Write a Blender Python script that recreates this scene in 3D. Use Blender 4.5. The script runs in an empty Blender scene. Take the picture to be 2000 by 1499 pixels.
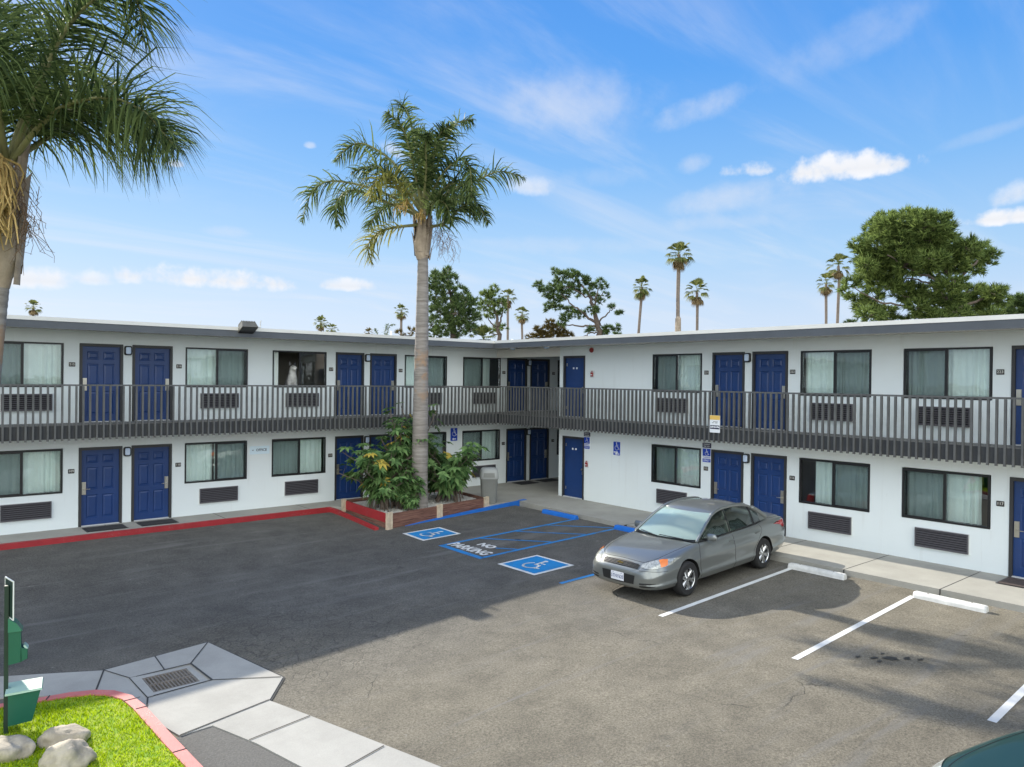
import bpy, bmesh, math, random
from mathutils import Vector, Matrix
from mathutils.bvhtree import BVHTree
R = math.radians
sc = bpy.context.scene
col = sc.collection

# ------------------------------------------------------------------ camera
cd = bpy.data.cameras.new("camera"); cam = bpy.data.objects.new("camera", cd); col.objects.link(cam)
cd.sensor_width = 36.0; cd.lens = 26.433; cd.clip_start = 0.1; cd.clip_end = 6000
RT = Vector((0.76332232, -0.64591954, 0.01126881)); UP = Vector((-0.00503319, 0.01149675, 0.99992124)); FW = Vector((0.64599823, 0.76331892, -0.00552469))
cam.matrix_world = Matrix(((RT.x, UP.x, -FW.x, 0), (RT.y, UP.y, -FW.y, 0), (RT.z, UP.z, -FW.z, 3.9384), (0, 0, 0, 1)))
sc.camera = cam

# ------------------------------------------------------------------ light
SUN = Vector((-0.08, 1.75, 1.0)).normalized()          # towards the sun
sd = bpy.data.lights.new("sun", 'SUN'); sd.energy = 4.4; sd.angle = R(0.53); sd.color = (1.0, 0.93, 0.80)
so = bpy.data.objects.new("sun", sd); col.objects.link(so)
so.rotation_euler = SUN.to_track_quat('Z', 'Y').to_euler(); so.location = (0, 60, 40)
sc.view_settings.view_transform = 'Standard'; sc.view_settings.look = 'None'
sc.view_settings.exposure = 0.8; sc.view_settings.gamma = 1.0
try: sc.view_settings.use_curve_mapping = False
except Exception: pass
EXPO = 2 ** 0.8

def nd(nt, t, ins=None, **props):
    n = nt.nodes.new(t)
    for k, v in props.items(): setattr(n, k, v)
    for k, v in (ins or {}).items():
        s = n.inputs[k]
        if isinstance(v, bpy.types.NodeSocket): nt.links.new(v, s)
        else: s.default_value = v
    return n
def mth(nt, op, a, b=0.0, c=0.0, clamp=False):
    n = nt.nodes.new('ShaderNodeMath'); n.operation = op; n.use_clamp = clamp
    for i, v in enumerate((a, b, c)):
        if isinstance(v, bpy.types.NodeSocket): nt.links.new(v, n.inputs[i])
        else: n.inputs[i].default_value = v
    return n.outputs[0]
def vop(nt, op, a, b=(0, 0, 0)):
    n = nt.nodes.new('ShaderNodeVectorMath'); n.operation = op
    for i, v in enumerate((a, b)):
        if isinstance(v, bpy.types.NodeSocket): nt.links.new(v, n.inputs[i])
        else: n.inputs[i].default_value = v
    return n.outputs['Value'] if op in ('DOT_PRODUCT', 'LENGTH') else n.outputs[0]
def vscale(nt, v, k):
    n = nt.nodes.new('ShaderNodeVectorMath'); n.operation = 'SCALE'
    for i, x in ((0, v), ('Scale', k)):
        if isinstance(x, bpy.types.NodeSocket): nt.links.new(x, n.inputs[i])
        else: n.inputs[i].default_value = x
    return n.outputs[0]
def mixc(nt, f, a, b, mode='MIX'):
    n = nt.nodes.new('ShaderNodeMix'); n.data_type = 'RGBA'; n.blend_type = mode; n.clamp_factor = True
    for s, v in ((n.inputs[0], f), (n.inputs[6], a), (n.inputs[7], b)):
        if isinstance(v, bpy.types.NodeSocket): nt.links.new(v, s)
        else: s.default_value = v if not isinstance(v, tuple) or len(v) == 4 else (*v, 1)
    return n.outputs[2]
def smooth(nt, v, lo, hi):
    n = nt.nodes.new('ShaderNodeMapRange'); n.interpolation_type = 'SMOOTHSTEP'
    if isinstance(v, bpy.types.NodeSocket): nt.links.new(v, n.inputs[0])
    n.inputs[1].default_value = lo; n.inputs[2].default_value = hi
    return n.outputs[0]
def noise(nt, vec, scale, detail=4.0, rough=0.55, dist=0.0):
    n = nd(nt, 'ShaderNodeTexNoise', {'Scale': scale, 'Detail': detail, 'Roughness': rough, 'Distortion': dist})
    nt.links.new(vec, n.inputs['Vector'])
    return n.outputs[0]

# ------------------------------------------------------------------ sky
wo = bpy.data.worlds.new("World"); sc.world = wo; wo.use_nodes = True
nt = wo.node_tree; nt.nodes.clear()
BG = 0.1
sky = nd(nt, 'ShaderNodeTexSky', sky_type='NISHITA', sun_disc=False, sun_elevation=math.asin(SUN.z), sun_rotation=math.atan2(SUN.x, SUN.y))
sky.altitude = 0; sky.air_density = 1.0; sky.dust_density = 0.6; sky.ozone_density = 1.5
tc = nd(nt, 'ShaderNodeTexCoord'); D = tc.outputs['Generated']
sx = nd(nt, 'ShaderNodeSeparateXYZ'); nt.links.new(D, sx.inputs[0]); dz = sx.outputs['Z']
rp = nd(nt, 'ShaderNodeValToRGB'); nt.links.new(dz, rp.inputs[0])
els = rp.color_ramp.elements
stops = [(0.0, (.70, .80, .96)), (0.08, (.61, .75, .955)), (0.16, (.43, .67, .96)), (0.26, (.235, .52, .95)), (0.38, (.105, .38, .92)), (0.52, (.070, .30, .85)), (1.0, (.05, .18, .60))]
els[0].position = 0; els[0].color = (*stops[0][1], 1); els[1].position = 1; els[1].color = (*stops[-1][1], 1)
for p, c in stops[1:-1]:
    e = els.new(p); e.color = (*c, 1)
K = 1.0 / (BG * EXPO)
grad = vscale(nt, rp.outputs[0], K)
base = mixc(nt, 0.93, sky.outputs[0], grad)
# thin cirrus: noise on the plane of the cloud deck
den = mth(nt, 'ADD', mth(nt, 'MAXIMUM', dz, 0.0), 0.14)
cv = nd(nt, 'ShaderNodeCombineXYZ', {0: mth(nt, 'DIVIDE', sx.outputs['X'], den), 1: mth(nt, 'DIVIDE', sx.outputs['Y'], den)})
mp = nd(nt, 'ShaderNodeMapping', {'Vector': cv.outputs[0], 'Rotation': (0, 0, R(28)), 'Scale': (0.42, 1.5, 1)})
ci = noise(nt, mp.outputs[0], 1.4, 8, 0.6, 0.6)
cim = mth(nt, 'MULTIPLY', smooth(nt, ci, 0.45, 0.80), 0.46)
skyc = mixc(nt, cim, base, (.90 * K, .90 * K, .93 * K, 1))
CL = [(0.8670,0.4304,0.2511,0.0755,0.0205,1.00,0.00),(0.8158,0.5173,0.2586,0.0345,0.0132,0.90,0.00),(0.7735,0.5735,0.2698,0.0229,0.0115,0.50,-0.20),(0.8089,0.5412,0.2298,0.0763,0.0178,0.45,-0.12),(0.6598,0.6676,0.3451,0.1017,0.0413,0.40,0.00),(0.7612,0.5578,0.3307,0.0592,0.0162,0.50,-0.25),(0.9403,0.2874,0.1822,0.0450,0.0124,1.00,0.00),(0.9410,0.2685,0.2059,0.0249,0.0133,0.80,-0.30),(0.6414,0.7266,0.2463,0.0280,0.0150,0.62,0.10),(0.3062,0.9448,0.1167,0.1101,0.0186,1.0,0.00),(0.1407,0.9846,0.1038,0.0480,0.0169,0.90,0.00),(0.1874,0.9763,0.1085,0.0200,0.0100,0.80,0.00),(0.4050,0.8691,0.2841,0.0075,0.0055,0.60,0.00),(0.4644,0.8778,0.1173,0.0429,0.0116,0.85,0.00),(0.4961,0.8204,0.2843,0.0200,0.0100,0.60,0.40),(0.2657,0.9316,0.2478,0.0096,0.0048,0.60,0.00),(0.8277,0.4128,0.3801,0.0866,0.0260,0.25,-0.30),(0.8058,0.5573,0.2000,0.0676,0.0090,0.30,0.00),(0.9171,0.2912,0.2724,0.0498,0.0078,0.25,-0.20),(0.3249,0.9291,0.1764,0.0263,0.0069,0.35,0.00),(0.7068,0.6581,0.2597,0.0587,0.0130,0.20,0.00),(0.6841,0.7080,0.1754,0.1336,0.0120,0.25,0.00)]
n1 = noise(nt, D, 30.0, 8, 0.60)
n2 = noise(nt, D, 11.0, 5, 0.6)
nmix = mth(nt, 'ADD', mth(nt, 'MULTIPLY', mth(nt, 'SUBTRACT', n1, 0.5), 3.0), mth(nt, 'MULTIPLY', mth(nt, 'SUBTRACT', n2, 0.5), 2.6))
for (x, y, z, w, h, s, t) in CL:
    c = Vector((x, y, z)).normalized(); tr = Vector((c.y, -c.x, 0)).normalized(); tu = c.cross(tr) * -1
    if tu.z < 0: tu = -tu
    a = tr * math.cos(t) - tu * math.sin(t)
    b = (tu * math.cos(t) + tr * math.sin(t))
    d = vop(nt, 'SUBTRACT', D, tuple(c))
    pa = mth(nt, 'DIVIDE', vop(nt, 'DOT_PRODUCT', d, tuple(a)), w)
    pb = mth(nt, 'DIVIDE', vop(nt, 'DOT_PRODUCT', d, tuple(b)), h)
    hard = s > 0.55
    if hard:  # flat underside: the lower half falls off faster
        pb = mth(nt, 'MAXIMUM', pb, mth(nt, 'MULTIPLY', pb, -1.7))
    r2 = mth(nt, 'ADD', mth(nt, 'MULTIPLY', pa, pa), mth(nt, 'MULTIPLY', pb, pb))
    fld = mth(nt, 'ADD', mth(nt, 'SUBTRACT', 1.0, r2), mth(nt, 'MULTIPLY', nmix, 1.0 if hard else 0.8))
    m = smooth(nt, fld, (-0.1 if w > .03 else -.6) if hard else -0.5, (1.1 if w > .03 else 1.5) if hard else 1.9)
    m = mth(nt, 'MULTIPLY', m, s)
    lit = mth(nt, 'ADD', 0.92, mth(nt, 'MULTIPLY', pb, 0.10), clamp=False)
    cc = nd(nt, 'ShaderNodeCombineColor', {0: mth(nt, 'MULTIPLY', lit, .95 * K), 1: mth(nt, 'MULTIPLY', lit, .97 * K), 2: mth(nt, 'MULTIPLY', lit, 1.02 * K)}) if hard else None
    skyc = mixc(nt, m, skyc, cc.outputs[0] if hard else (.84 * K, .86 * K, .92 * K, 1))
# added fill light: unseen bright cloud bank behind the viewer, lifts the shaded walls
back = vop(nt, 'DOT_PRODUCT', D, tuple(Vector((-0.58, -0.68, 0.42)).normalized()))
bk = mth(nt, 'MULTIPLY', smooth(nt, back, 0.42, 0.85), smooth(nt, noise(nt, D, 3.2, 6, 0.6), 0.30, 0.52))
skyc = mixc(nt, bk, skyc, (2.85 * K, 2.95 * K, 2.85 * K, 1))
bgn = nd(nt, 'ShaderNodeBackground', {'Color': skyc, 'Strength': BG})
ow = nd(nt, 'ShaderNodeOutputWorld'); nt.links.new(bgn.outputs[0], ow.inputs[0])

# ------------------------------------------------------------------ mesh helpers
class MB:
    def __init__(s): s.v = []; s.f = []; s.m = []
    def poly(s, pts, mi=0):
        i = len(s.v); s.v.extend([tuple(p) for p in pts]); s.f.append(tuple(range(i, i + len(pts)))); s.m.append(mi)
    def box(s, x0, x1, y0, y1, z0, z1, mi=0, M=None):
        c = [(x0, y0, z0), (x1, y0, z0), (x1, y1, z0), (x0, y1, z0), (x0, y0, z1), (x1, y0, z1), (x1, y1, z1), (x0, y1, z1)]
        s.hexa(c, mi, M)
    def hexa(s, c, mi=0, M=None):
        if M is not None: c = [M @ Vector(p) for p in c]
        i = len(s.v); s.v.extend([tuple(p) for p in c])
        for q in ((0, 3, 2, 1), (4, 5, 6, 7), (0, 1, 5, 4), (1, 2, 6, 5), (2, 3, 7, 6), (3, 0, 4, 7)):
            s.f.append(tuple(i + k for k in q)); s.m.append(mi)
    def bar(s, p, q, w, h, mi=0, up=(0, 0, 1)):
        p = Vector(p); q = Vector(q); d = (q - p).normalized(); sd_ = d.cross(Vector(up)).normalized() * w / 2; u = sd_.cross(d).normalized() * h / 2
        s.hexa([p - sd_ - u, p + sd_ - u, q + sd_ - u, q - sd_ - u, p - sd_ + u, p + sd_ + u, q + sd_ + u, q - sd_ + u], mi)
    def tube(s, path, rad, n=8, mi=0, cap=True, squash=1.0):
        path = [Vector(p) for p in path]; i0 = len(s.v); k = len(path)
        if not hasattr(rad, '__len__'): rad = [rad] * k
        ref = None
        for j, p in enumerate(path):
            d = (path[min(j + 1, k - 1)] - path[max(j - 1, 0)])
            d = d.normalized() if d.length > 1e-9 else Vector((0, 0, 1))
            if ref is None: ref = d.orthogonal().normalized()
            ref = (ref - d * ref.dot(d))
            ref = ref.normalized() if ref.length > 1e-6 else d.orthogonal().normalized()
            b = d.cross(ref)
            for a in range(n):
                t = 2 * math.pi * a / n
                s.v.append(tuple(p + (ref * math.cos(t) + b * math.sin(t) * squash) * rad[j]))
        for j in range(k - 1):
            for a in range(n):
                b_ = (a + 1) % n
                s.f.append((i0 + j * n + a, i0 + j * n + b_, i0 + (j + 1) * n + b_, i0 + (j + 1) * n + a)); s.m.append(mi)
        if cap:
            s.f.append(tuple(i0 + a for a in reversed(range(n)))); s.m.append(mi)
            s.f.append(tuple(i0 + (k - 1) * n + a for a in range(n))); s.m.append(mi)
    def grid(s, rows, mi=0, close_u=False):
        i0 = len(s.v); nr = len(rows); nc = len(rows[0])
        for r in rows: s.v.extend([tuple(p) for p in r])
        for a in range(nr - 1):
            for b in range(nc - (0 if close_u else 1)):
                c = (b + 1) % nc
                s.f.append((i0 + a * nc + b, i0 + a * nc + c, i0 + (a + 1) * nc + c, i0 + (a + 1) * nc + b)); s.m.append(mi if not callable(mi) else mi(a, b))
    def lathe(s, prof, n=24, axis='Z', c=(0, 0, 0), mi=0):
        rows = []
        for r, h in prof:
            row = []
            for a in range(n):
                t = 2 * math.pi * a / n
                if axis == 'Z': row.append((c[0] + r * math.cos(t), c[1] + r * math.sin(t), c[2] + h))
                else: row.append((c[0] + r * math.cos(t), c[1] + h, c[2] + r * math.sin(t)))
            rows.append(row)
        s.grid(rows, mi, True)
    def extrude(s, poly, z0, z1, mi=0):
        n = len(poly); s.poly([(x, y, z1) for x, y in poly], mi); s.poly([(x, y, z0) for x, y in reversed(poly)], mi)
        for i in range(n):
            a, b = poly[i], poly[(i + 1) % n]; s.poly([(a[0], a[1], z0), (b[0], b[1], z0), (b[0], b[1], z1), (a[0], a[1], z1)], mi)
    def merge(s, o):
        i = len(s.v); s.v.extend(o.v); s.f.extend([tuple(k + i for k in f) for f in o.f]); s.m.extend(o.m)
    def mesh(s, name, mats, smooth=None, weld=False):
        me = bpy.data.meshes.new(name); me.from_pydata(s.v, [], s.f)
        for m in (mats if isinstance(mats, (list, tuple)) else [mats]): me.materials.append(m)
        if any(s.m): me.polygons.foreach_set('material_index', s.m)
        if weld:
            b = bmesh.new(); b.from_mesh(me); bmesh.ops.remove_doubles(b, verts=b.verts, dist=weld); bmesh.ops.recalc_face_normals(b, faces=b.faces); b.to_mesh(me); b.free()
        if smooth is not None:
            me.polygons.foreach_set('use_smooth', [True] * len(me.polygons))
            if smooth < 180: me.set_sharp_from_angle(angle=R(smooth))
        me.update(); return me
    def build(s, name, mats, parent=None, off=(0, 0, 0), smooth=None, weld=False, rot=0.0):
        return link(name, s.mesh(name, mats, smooth, weld), parent, off, rot)
def link(name, me, parent=None, off=(0, 0, 0), rot=0.0):
    o = bpy.data.objects.new(name, me); col.objects.link(o); o.location = off; o.rotation_euler = (0, 0, rot)
    if parent is not None: o.parent = parent
    return o
def tag(o, label=None, cat=None, group=None, kind=None):
    if label: o['label'] = label
    if cat: o['category'] = cat
    if group: o['group'] = group
    if kind: o['kind'] = kind
    return o
def empty(name, loc=(0, 0, 0), rz=0.0):
    o = bpy.data.objects.new(name, None); col.objects.link(o); o.location = loc; o.rotation_euler = (0, 0, rz); o.empty_display_size = 0.2
    return o
def thing(name, label, cat, loc=(0, 0, 0), rz=0.0, group=None): return tag(empty(name, loc, rz), label, cat, group)
def dup(o, parent=None):
    c = o.copy(); col.objects.link(c); c.parent = parent
    for ch in list(o.children): dup(ch, c)
    return c
def structure(mb, name, mats, **k): return tag(mb.build(name, mats, **k), kind='structure')
TXT = {}
def text_mesh(s, size, depth=0.0, align='CENTER'):
    cu = bpy.data.curves.new('lettering', 'FONT'); cu.body = s; cu.size = size; cu.align_x = align; cu.align_y = 'CENTER'; cu.resolution_u = 2; cu.extrude = depth
    o = bpy.data.objects.new('lettering', cu); col.objects.link(o)
    bpy.context.view_layer.update()
    me = bpy.data.meshes.new_from_object(o.evaluated_get(bpy.context.evaluated_depsgraph_get()))
    bpy.data.objects.remove(o); bpy.data.curves.remove(cu)
    return me
def text_into(mb, s, size, M, mi=0, sx=1.0, bold=0.0):
    me = text_mesh(s, size)
    offs = [(0, 0)] if not bold else [(0, 0), (bold, 0), (-bold, 0), (0, bold), (0, -bold)]
    for n_, (ox, oy) in enumerate(offs):
        i = len(mb.v); mb.v.extend([tuple(M @ Vector(((v.co.x + ox) * sx, v.co.y + oy, v.co.z - n_ * 0.0004))) for v in me.vertices])
        for p in me.polygons: mb.f.append(tuple(i + k for k in p.vertices)); mb.m.append(mi)
    bpy.data.meshes.remove(me)

# ------------------------------------------------------------------ materials
def mat(name, c, rough=.6, metal=0.0, var=0.0, vs=4.0, bump=0.0, bs=60.0, spec=.5, coat=0.0, c2=None):
    m = bpy.data.materials.new(name); m.use_nodes = True; t = m.node_tree; b = t.nodes['Principled BSDF']
    b.inputs['Roughness'].default_value = rough; b.inputs['Metallic'].default_value = metal; b.inputs['Specular IOR Level'].default_value = spec
    b.inputs['Coat Weight'].default_value = coat; b.inputs['Coat Roughness'].default_value = 0.05
    P = nd(t, 'ShaderNodeNewGeometry').outputs['Position']
    if var or c2:
        f = noise(t, P, vs, 5, .6)
        if c2: cc = mixc(t, smooth(t, f, .35, .65), c, c2)
        else:
            k = nd(t, 'ShaderNodeMapRange', {0: f, 1: .25, 2: .75, 3: 1 - var, 4: 1 + var})
            cc = vscale(t, c, k.outputs[0])
        t.links.new(cc, b.inputs['Base Color'])
    else: b.inputs['Base Color'].default_value = (*c, 1)
    if bump:
        bn = nd(t, 'ShaderNodeBump', {'Strength': bump, 'Distance': 0.01, 'Height': noise(t, P, bs, 4, .6)}); t.links.new(bn.outputs[0], b.inputs['Normal'])
    return m
def leafmat(name, c, var=.35, trans=.35, c2=None, rough=.55):
    m = bpy.data.materials.new(name); m.use_nodes = True; t = m.node_tree; t.nodes.clear()
    g = nd(t, 'ShaderNodeNewGeometry'); rnd = g.outputs['Random Per Island']
    c2 = c2 or tuple(min(1, x * 1.7) for x in c)
    cc = mixc(t, rnd, tuple(x * (1 - var) for x in c), c2)
    d = nd(t, 'ShaderNodeBsdfPrincipled', {'Base Color': cc, 'Roughness': rough, 'Specular IOR Level': .08})
    tr = nd(t, 'ShaderNodeBsdfTranslucent', {'Color': cc})
    mx = nd(t, 'ShaderNodeMixShader', {0: trans, 1: d.outputs[0], 2: tr.outputs[0]})
    o = nd(t, 'ShaderNodeOutputMaterial'); t.links.new(mx.outputs[0], o.inputs[0]); return m
MT = {}
def stucco():
    m = bpy.data.materials.new('painted_stucco'); m.use_nodes = True; t = m.node_tree; b = t.nodes['Principled BSDF']; P = nd(t, 'ShaderNodeNewGeometry').outputs['Position']
    mp_ = nd(t, 'ShaderNodeMapping', {'Vector': P, 'Scale': (5.0, 5.0, .35)})
    streak = smooth(t, noise(t, mp_.outputs[0], 1.3, 5, .65), .56, .80); blot = smooth(t, noise(t, P, .7, 5, .6), .50, .72); scuff = smooth(t, noise(t, P, 3.2, 6, .7), .64, .74)
    patch = nd(t, 'ShaderNodeTexVoronoi', {'Vector': P, 'Scale': .55}); sh = nd(t, 'ShaderNodeMapRange', {0: patch.outputs['Distance'], 1: .1, 2: .9, 3: .985, 4: 1.01})
    c = vscale(t, (.77, .822, .825), sh.outputs[0])
    c = mixc(t, mth(t, 'MULTIPLY', blot, .10), c, (.66, .66, .62)); c = mixc(t, mth(t, 'MULTIPLY', streak, .22), c, (.50, .49, .45)); c = mixc(t, mth(t, 'MULTIPLY', scuff, .16), c, (.55, .54, .50))
    t.links.new(c, b.inputs['Base Color']); b.inputs['Roughness'].default_value = .85
    bn = nd(t, 'ShaderNodeBump', {'Strength': .35, 'Distance': .01, 'Height': mth(t, 'ADD', noise(t, P, 80, 3, .6), noise(t, P, 9, 4, .6))}); t.links.new(bn.outputs[0], b.inputs['Normal']); return m
MT['wall'] = stucco()
MT['soffit'] = mat('soffit_paint', (.74, .72, .67), .85, var=.04, vs=1.5)
MT['fascia'] = mat('slate_grey_paint', (.098, .108, .122), .55, var=.12, vs=2.0)
MT['roof'] = mat('white_roof_membrane', (.78, .77, .73), .7, var=.06, vs=1.3, bump=.2, bs=8)
MT['rail'] = mat('charcoal_paint', (.105, .106, .104), .5, var=.25, vs=3.0, bump=.15, bs=30)
MT['fasciadark'] = mat('dark_charcoal_paint', (.034, .036, .04), .6, var=.3, vs=4.0)
MT['deck'] = mat('balcony_deck', (.20, .20, .195), .8, var=.12, vs=2.5)
MT['door'] = mat('royal_blue_paint', (.008, .039, .155), .4, var=.14, vs=2.0, coat=.15)
MT['frame'] = mat('dark_bronze_paint', (.035, .035, .036), .45, var=.12, vs=3.0)
MT['alum'] = mat('dark_anodised', (.025, .025, .026), .35, metal=.3)
MT['steel'] = mat('brushed_steel', (.55, .52, .45), .32, metal=.9)
MT['curtain'] = mat('curtain_cloth', (.90, .97, .92), .9, var=.05, vs=3)
MT['dark'] = mat('dark_interior', (.03, .03, .032), .9)
MT['room'] = mat('room_paint', (.25, .23, .20), .9)
MT['grille'] = mat('louver_paint', (.085, .08, .09), .5)
MT['sleeve'] = mat('sleeve_metal', (.62, .63, .63), .5)
MT['black'] = mat('black_plastic', (.012, .013, .016), .4)
MT['diff'] = mat('frosted_diffuser', (.62, .74, .92), .35)
MT['plaque'] = mat('plaque_brown', (.035, .032, .03), .5)
MT['white'] = mat('white_paint', (.82, .82, .80), .5, var=.04, vs=6)
MT['cream'] = mat('cream_letter', (.70, .68, .62), .5)
MT['signblue'] = mat('sign_blue', (.012, .06, .46), .4)
MT['signwhite'] = mat('sign_white', (.84, .86, .88), .45)
MT['signnavy'] = mat('sign_navy', (.03, .03, .07), .45)
MT['yellow'] = mat('sign_yellow', (.80, .52, .13), .5)
MT['paleblue'] = mat('sign_pale_blue', (.70, .84, .92), .5)
MT['red'] = mat('alarm_red', (.30, .03, .025), .4)
MT['mat'] = mat('doormat_fibre', (.032, .032, .034), .95, var=.25, vs=30, bump=.5, bs=150)
MT['matbrown'] = mat('doormat_brown', (.075, .055, .05), .95, var=.25, vs=30, bump=.5, bs=150)
MT['lotblue'] = mat('lot_blue_paint', (.010, .24, .60), .55, var=.10, vs=7, bump=.3, bs=120)
MT['lotwhite'] = mat('lot_white_paint', (.80, .80, .78), .6, var=.10, vs=5, bump=.3, bs=120)
MT['curbblue'] = mat('curb_blue_paint', (.008, .13, .60), .5, var=.10, vs=5)
MT['curbred'] = mat('curb_red_paint', (.33, .022, .028), .6, var=.2, vs=2.5, bump=.2)
MT['curbpink'] = mat('faded_red_paint', (.56, .16, .15), .7, var=.22, vs=5, bump=.3, bs=80)
MT['stopwhite'] = mat('wheel_stop_concrete', (.62, .62, .60), .75, var=.2, vs=6, bump=.3)
MT['greenbox'] = mat('station_green', (.012, .10, .065), .4, var=.06)
MT['greendark'] = mat('post_green', (.010, .030, .022), .5)
MT['mint'] = mat('lid_mint', (.36, .52, .43), .6)
MT['bin'] = mat('bin_taupe', (.22, .225, .21), .6, var=.08, vs=4)
MT['binlid'] = mat('bin_lid_grey', (.33, .34, .33), .5, var=.05)
MT['gravel'] = mat('white_pebbles', (.52, .50, .47), .8, var=.35, vs=25, bump=.8, bs=40)
MT['rock'] = mat('boulder_stone', (.47, .41, .32), .85, bump=1.0, bs=22, c2=(.30, .26, .20), vs=5.5)
MT['post'] = mat('weathered_post', (.56, .46, .34), .8, var=.25, vs=9, bump=.4)
MT['iron'] = mat('cast_iron', (.22, .19, .16), .7, var=.25, vs=12, metal=.2)
MT['pit'] = mat('drain_pit', (.02, .02, .02), .9)

def concrete(name, c, stain=.16):
    m = bpy.data.materials.new(name); m.use_nodes = True; t = m.node_tree; b = t.nodes['Principled BSDF']
    P = nd(t, 'ShaderNodeNewGeometry').outputs['Position']
    k = nd(t, 'ShaderNodeMapRange', {0: noise(t, P, 1.1, 7, .65), 1: .3, 2: .7, 3: 1 - stain, 4: 1 + stain * .6})
    fine = nd(t, 'ShaderNodeMapRange', {0: noise(t, P, 60, 3, .6), 1: .3, 2: .7, 3: .94, 4: 1.06})
    s = vscale(t, c, mth(t, 'MULTIPLY', k.outputs[0], fine.outputs[0]))
    t.links.new(s, b.inputs['Base Color']); b.inputs['Roughness'].default_value = .85
    bn = nd(t, 'ShaderNodeBump', {'Strength': .25, 'Distance': 0.01, 'Height': noise(t, P, 70, 4, .6)}); t.links.new(bn.outputs[0], b.inputs['Normal'])
    return m
MT['walk'] = concrete('sidewalk_concrete', (.345, .335, .30)); MT['apron'] = concrete('apron_concrete', (.37, .362, .335), .16)
MT['joint'] = mat('joint_tar', (.05, .05, .05), .9)

def asphalt():
    m = bpy.data.materials.new('worn_asphalt'); m.use_nodes = True; t = m.node_tree; b = t.nodes['Principled BSDF']
    P = nd(t, 'ShaderNodeNewGeometry').outputs['Position']
    sp = nd(t, 'ShaderNodeSeparateXYZ'); t.links.new(P, sp.inputs[0])
    big = noise(t, P, .22, 5, .6, .4); mid = noise(t, P, 1.6, 6, .65); fine = noise(t, P, 95, 3, .7)
    # lighter, warmer base colour towards the middle of the lot; darker by the buildings
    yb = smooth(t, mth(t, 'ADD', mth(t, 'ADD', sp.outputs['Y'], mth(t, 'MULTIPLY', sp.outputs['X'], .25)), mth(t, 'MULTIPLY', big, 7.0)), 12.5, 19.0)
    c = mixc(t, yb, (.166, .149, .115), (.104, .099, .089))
    k = nd(t, 'ShaderNodeMapRange', {0: mid, 1: .3, 2: .7, 3: .76, 4: 1.22})
    k2 = nd(t, 'ShaderNodeMapRange', {0: fine, 1: .3, 2: .7, 3: .72, 4: 1.32})
    k4 = nd(t, 'ShaderNodeMapRange', {0: noise(t, P, 34, 4, .75), 1: .3, 2: .7, 3: .52, 4: 1.56})
    k3 = nd(t, 'ShaderNodeMapRange', {0: big, 1: .3, 2: .7, 3: .86, 4: 1.12})
    kk = mth(t, 'MULTIPLY', mth(t, 'MULTIPLY', k.outputs[0], k2.outputs[0]), mth(t, 'MULTIPLY', k3.outputs[0], k4.outputs[0]))
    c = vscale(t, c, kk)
    # dusty streaks left by tyres
    mpn = nd(t, 'ShaderNodeMapping', {'Vector': P, 'Rotation': (0, 0, R(24)), 'Scale': (.25, 2.6, 1)})
    st = mth(t, 'MULTIPLY', smooth(t, noise(t, mpn.outputs[0], .8, 6, .6, .8), .52, .74), .55)
    c = mixc(t, st, c, (.19, .185, .175))
    # pale scuffs and chips
    sc_ = mth(t, 'MULTIPLY', smooth(t, noise(t, P, 7.0, 3, .5), .70, .76), .5)
    c = mixc(t, sc_, c, (.26, .25, .22))
    # oil spots
    oil = mth(t, 'MULTIPLY', smooth(t, noise(t, P, 1.05, 2, .5), .70, .80), .55)
    c = mixc(t, oil, c, (.02, .02, .02))
    # crazing
    wv = t.nodes.new('ShaderNodeVectorMath'); wv.operation = 'ADD'; t.links.new(P, wv.inputs[0])
    ns = nd(t, 'ShaderNodeTexNoise', {'Scale': 2.2, 'Detail': 4.0}); t.links.new(P, ns.inputs['Vector'])
    sv = vscale(t, ns.outputs['Color'], .55); t.links.new(sv, wv.inputs[1])
    flat = vop(t, 'MULTIPLY', wv.outputs[0], (1, 1, 0))
    def cracks(scale, width, mask):
        vo = nd(t, 'ShaderNodeTexVoronoi', {'Scale': scale}, feature='DISTANCE_TO_EDGE'); t.links.new(flat, vo.inputs['Vector'])
        return mth(t, 'MULTIPLY', mth(t, 'SUBTRACT', 1.0, smooth(t, vo.outputs['Distance'], 0.0, width)), mask)
    dd = vop(t, 'LENGTH', vop(t, 'SUBTRACT', flat, (5.6, 12.0, 0)))
    near = mth(t, 'SUBTRACT', 1.0, smooth(t, dd, 1.0, 3.4))
    m1 = mth(t, 'MULTIPLY', smooth(t, noise(t, P, .5, 2, .5), .54, .62), .6)
    cr = mth(t, 'MAXIMUM', cracks(.30, .004, m1), mth(t, 'MULTIPLY', cracks(4.2, .05, near), .45))
    c = mixc(t, mth(t, 'MULTIPLY', cr, .8), c, (.012, .012, .012))
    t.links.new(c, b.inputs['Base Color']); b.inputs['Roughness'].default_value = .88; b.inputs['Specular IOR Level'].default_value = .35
    h = mth(t, 'SUBTRACT', mth(t, 'ADD', mth(t, 'MULTIPLY', fine, .6), mth(t, 'MULTIPLY', noise(t, P, 30, 3, .6), .5)), cr)
    bn = nd(t, 'ShaderNodeBump', {'Strength': .8, 'Distance': 0.02, 'Height': h}); t.links.new(bn.outputs[0], b.inputs['Normal'])
    return m
MT['asphalt'] = asphalt()
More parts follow.
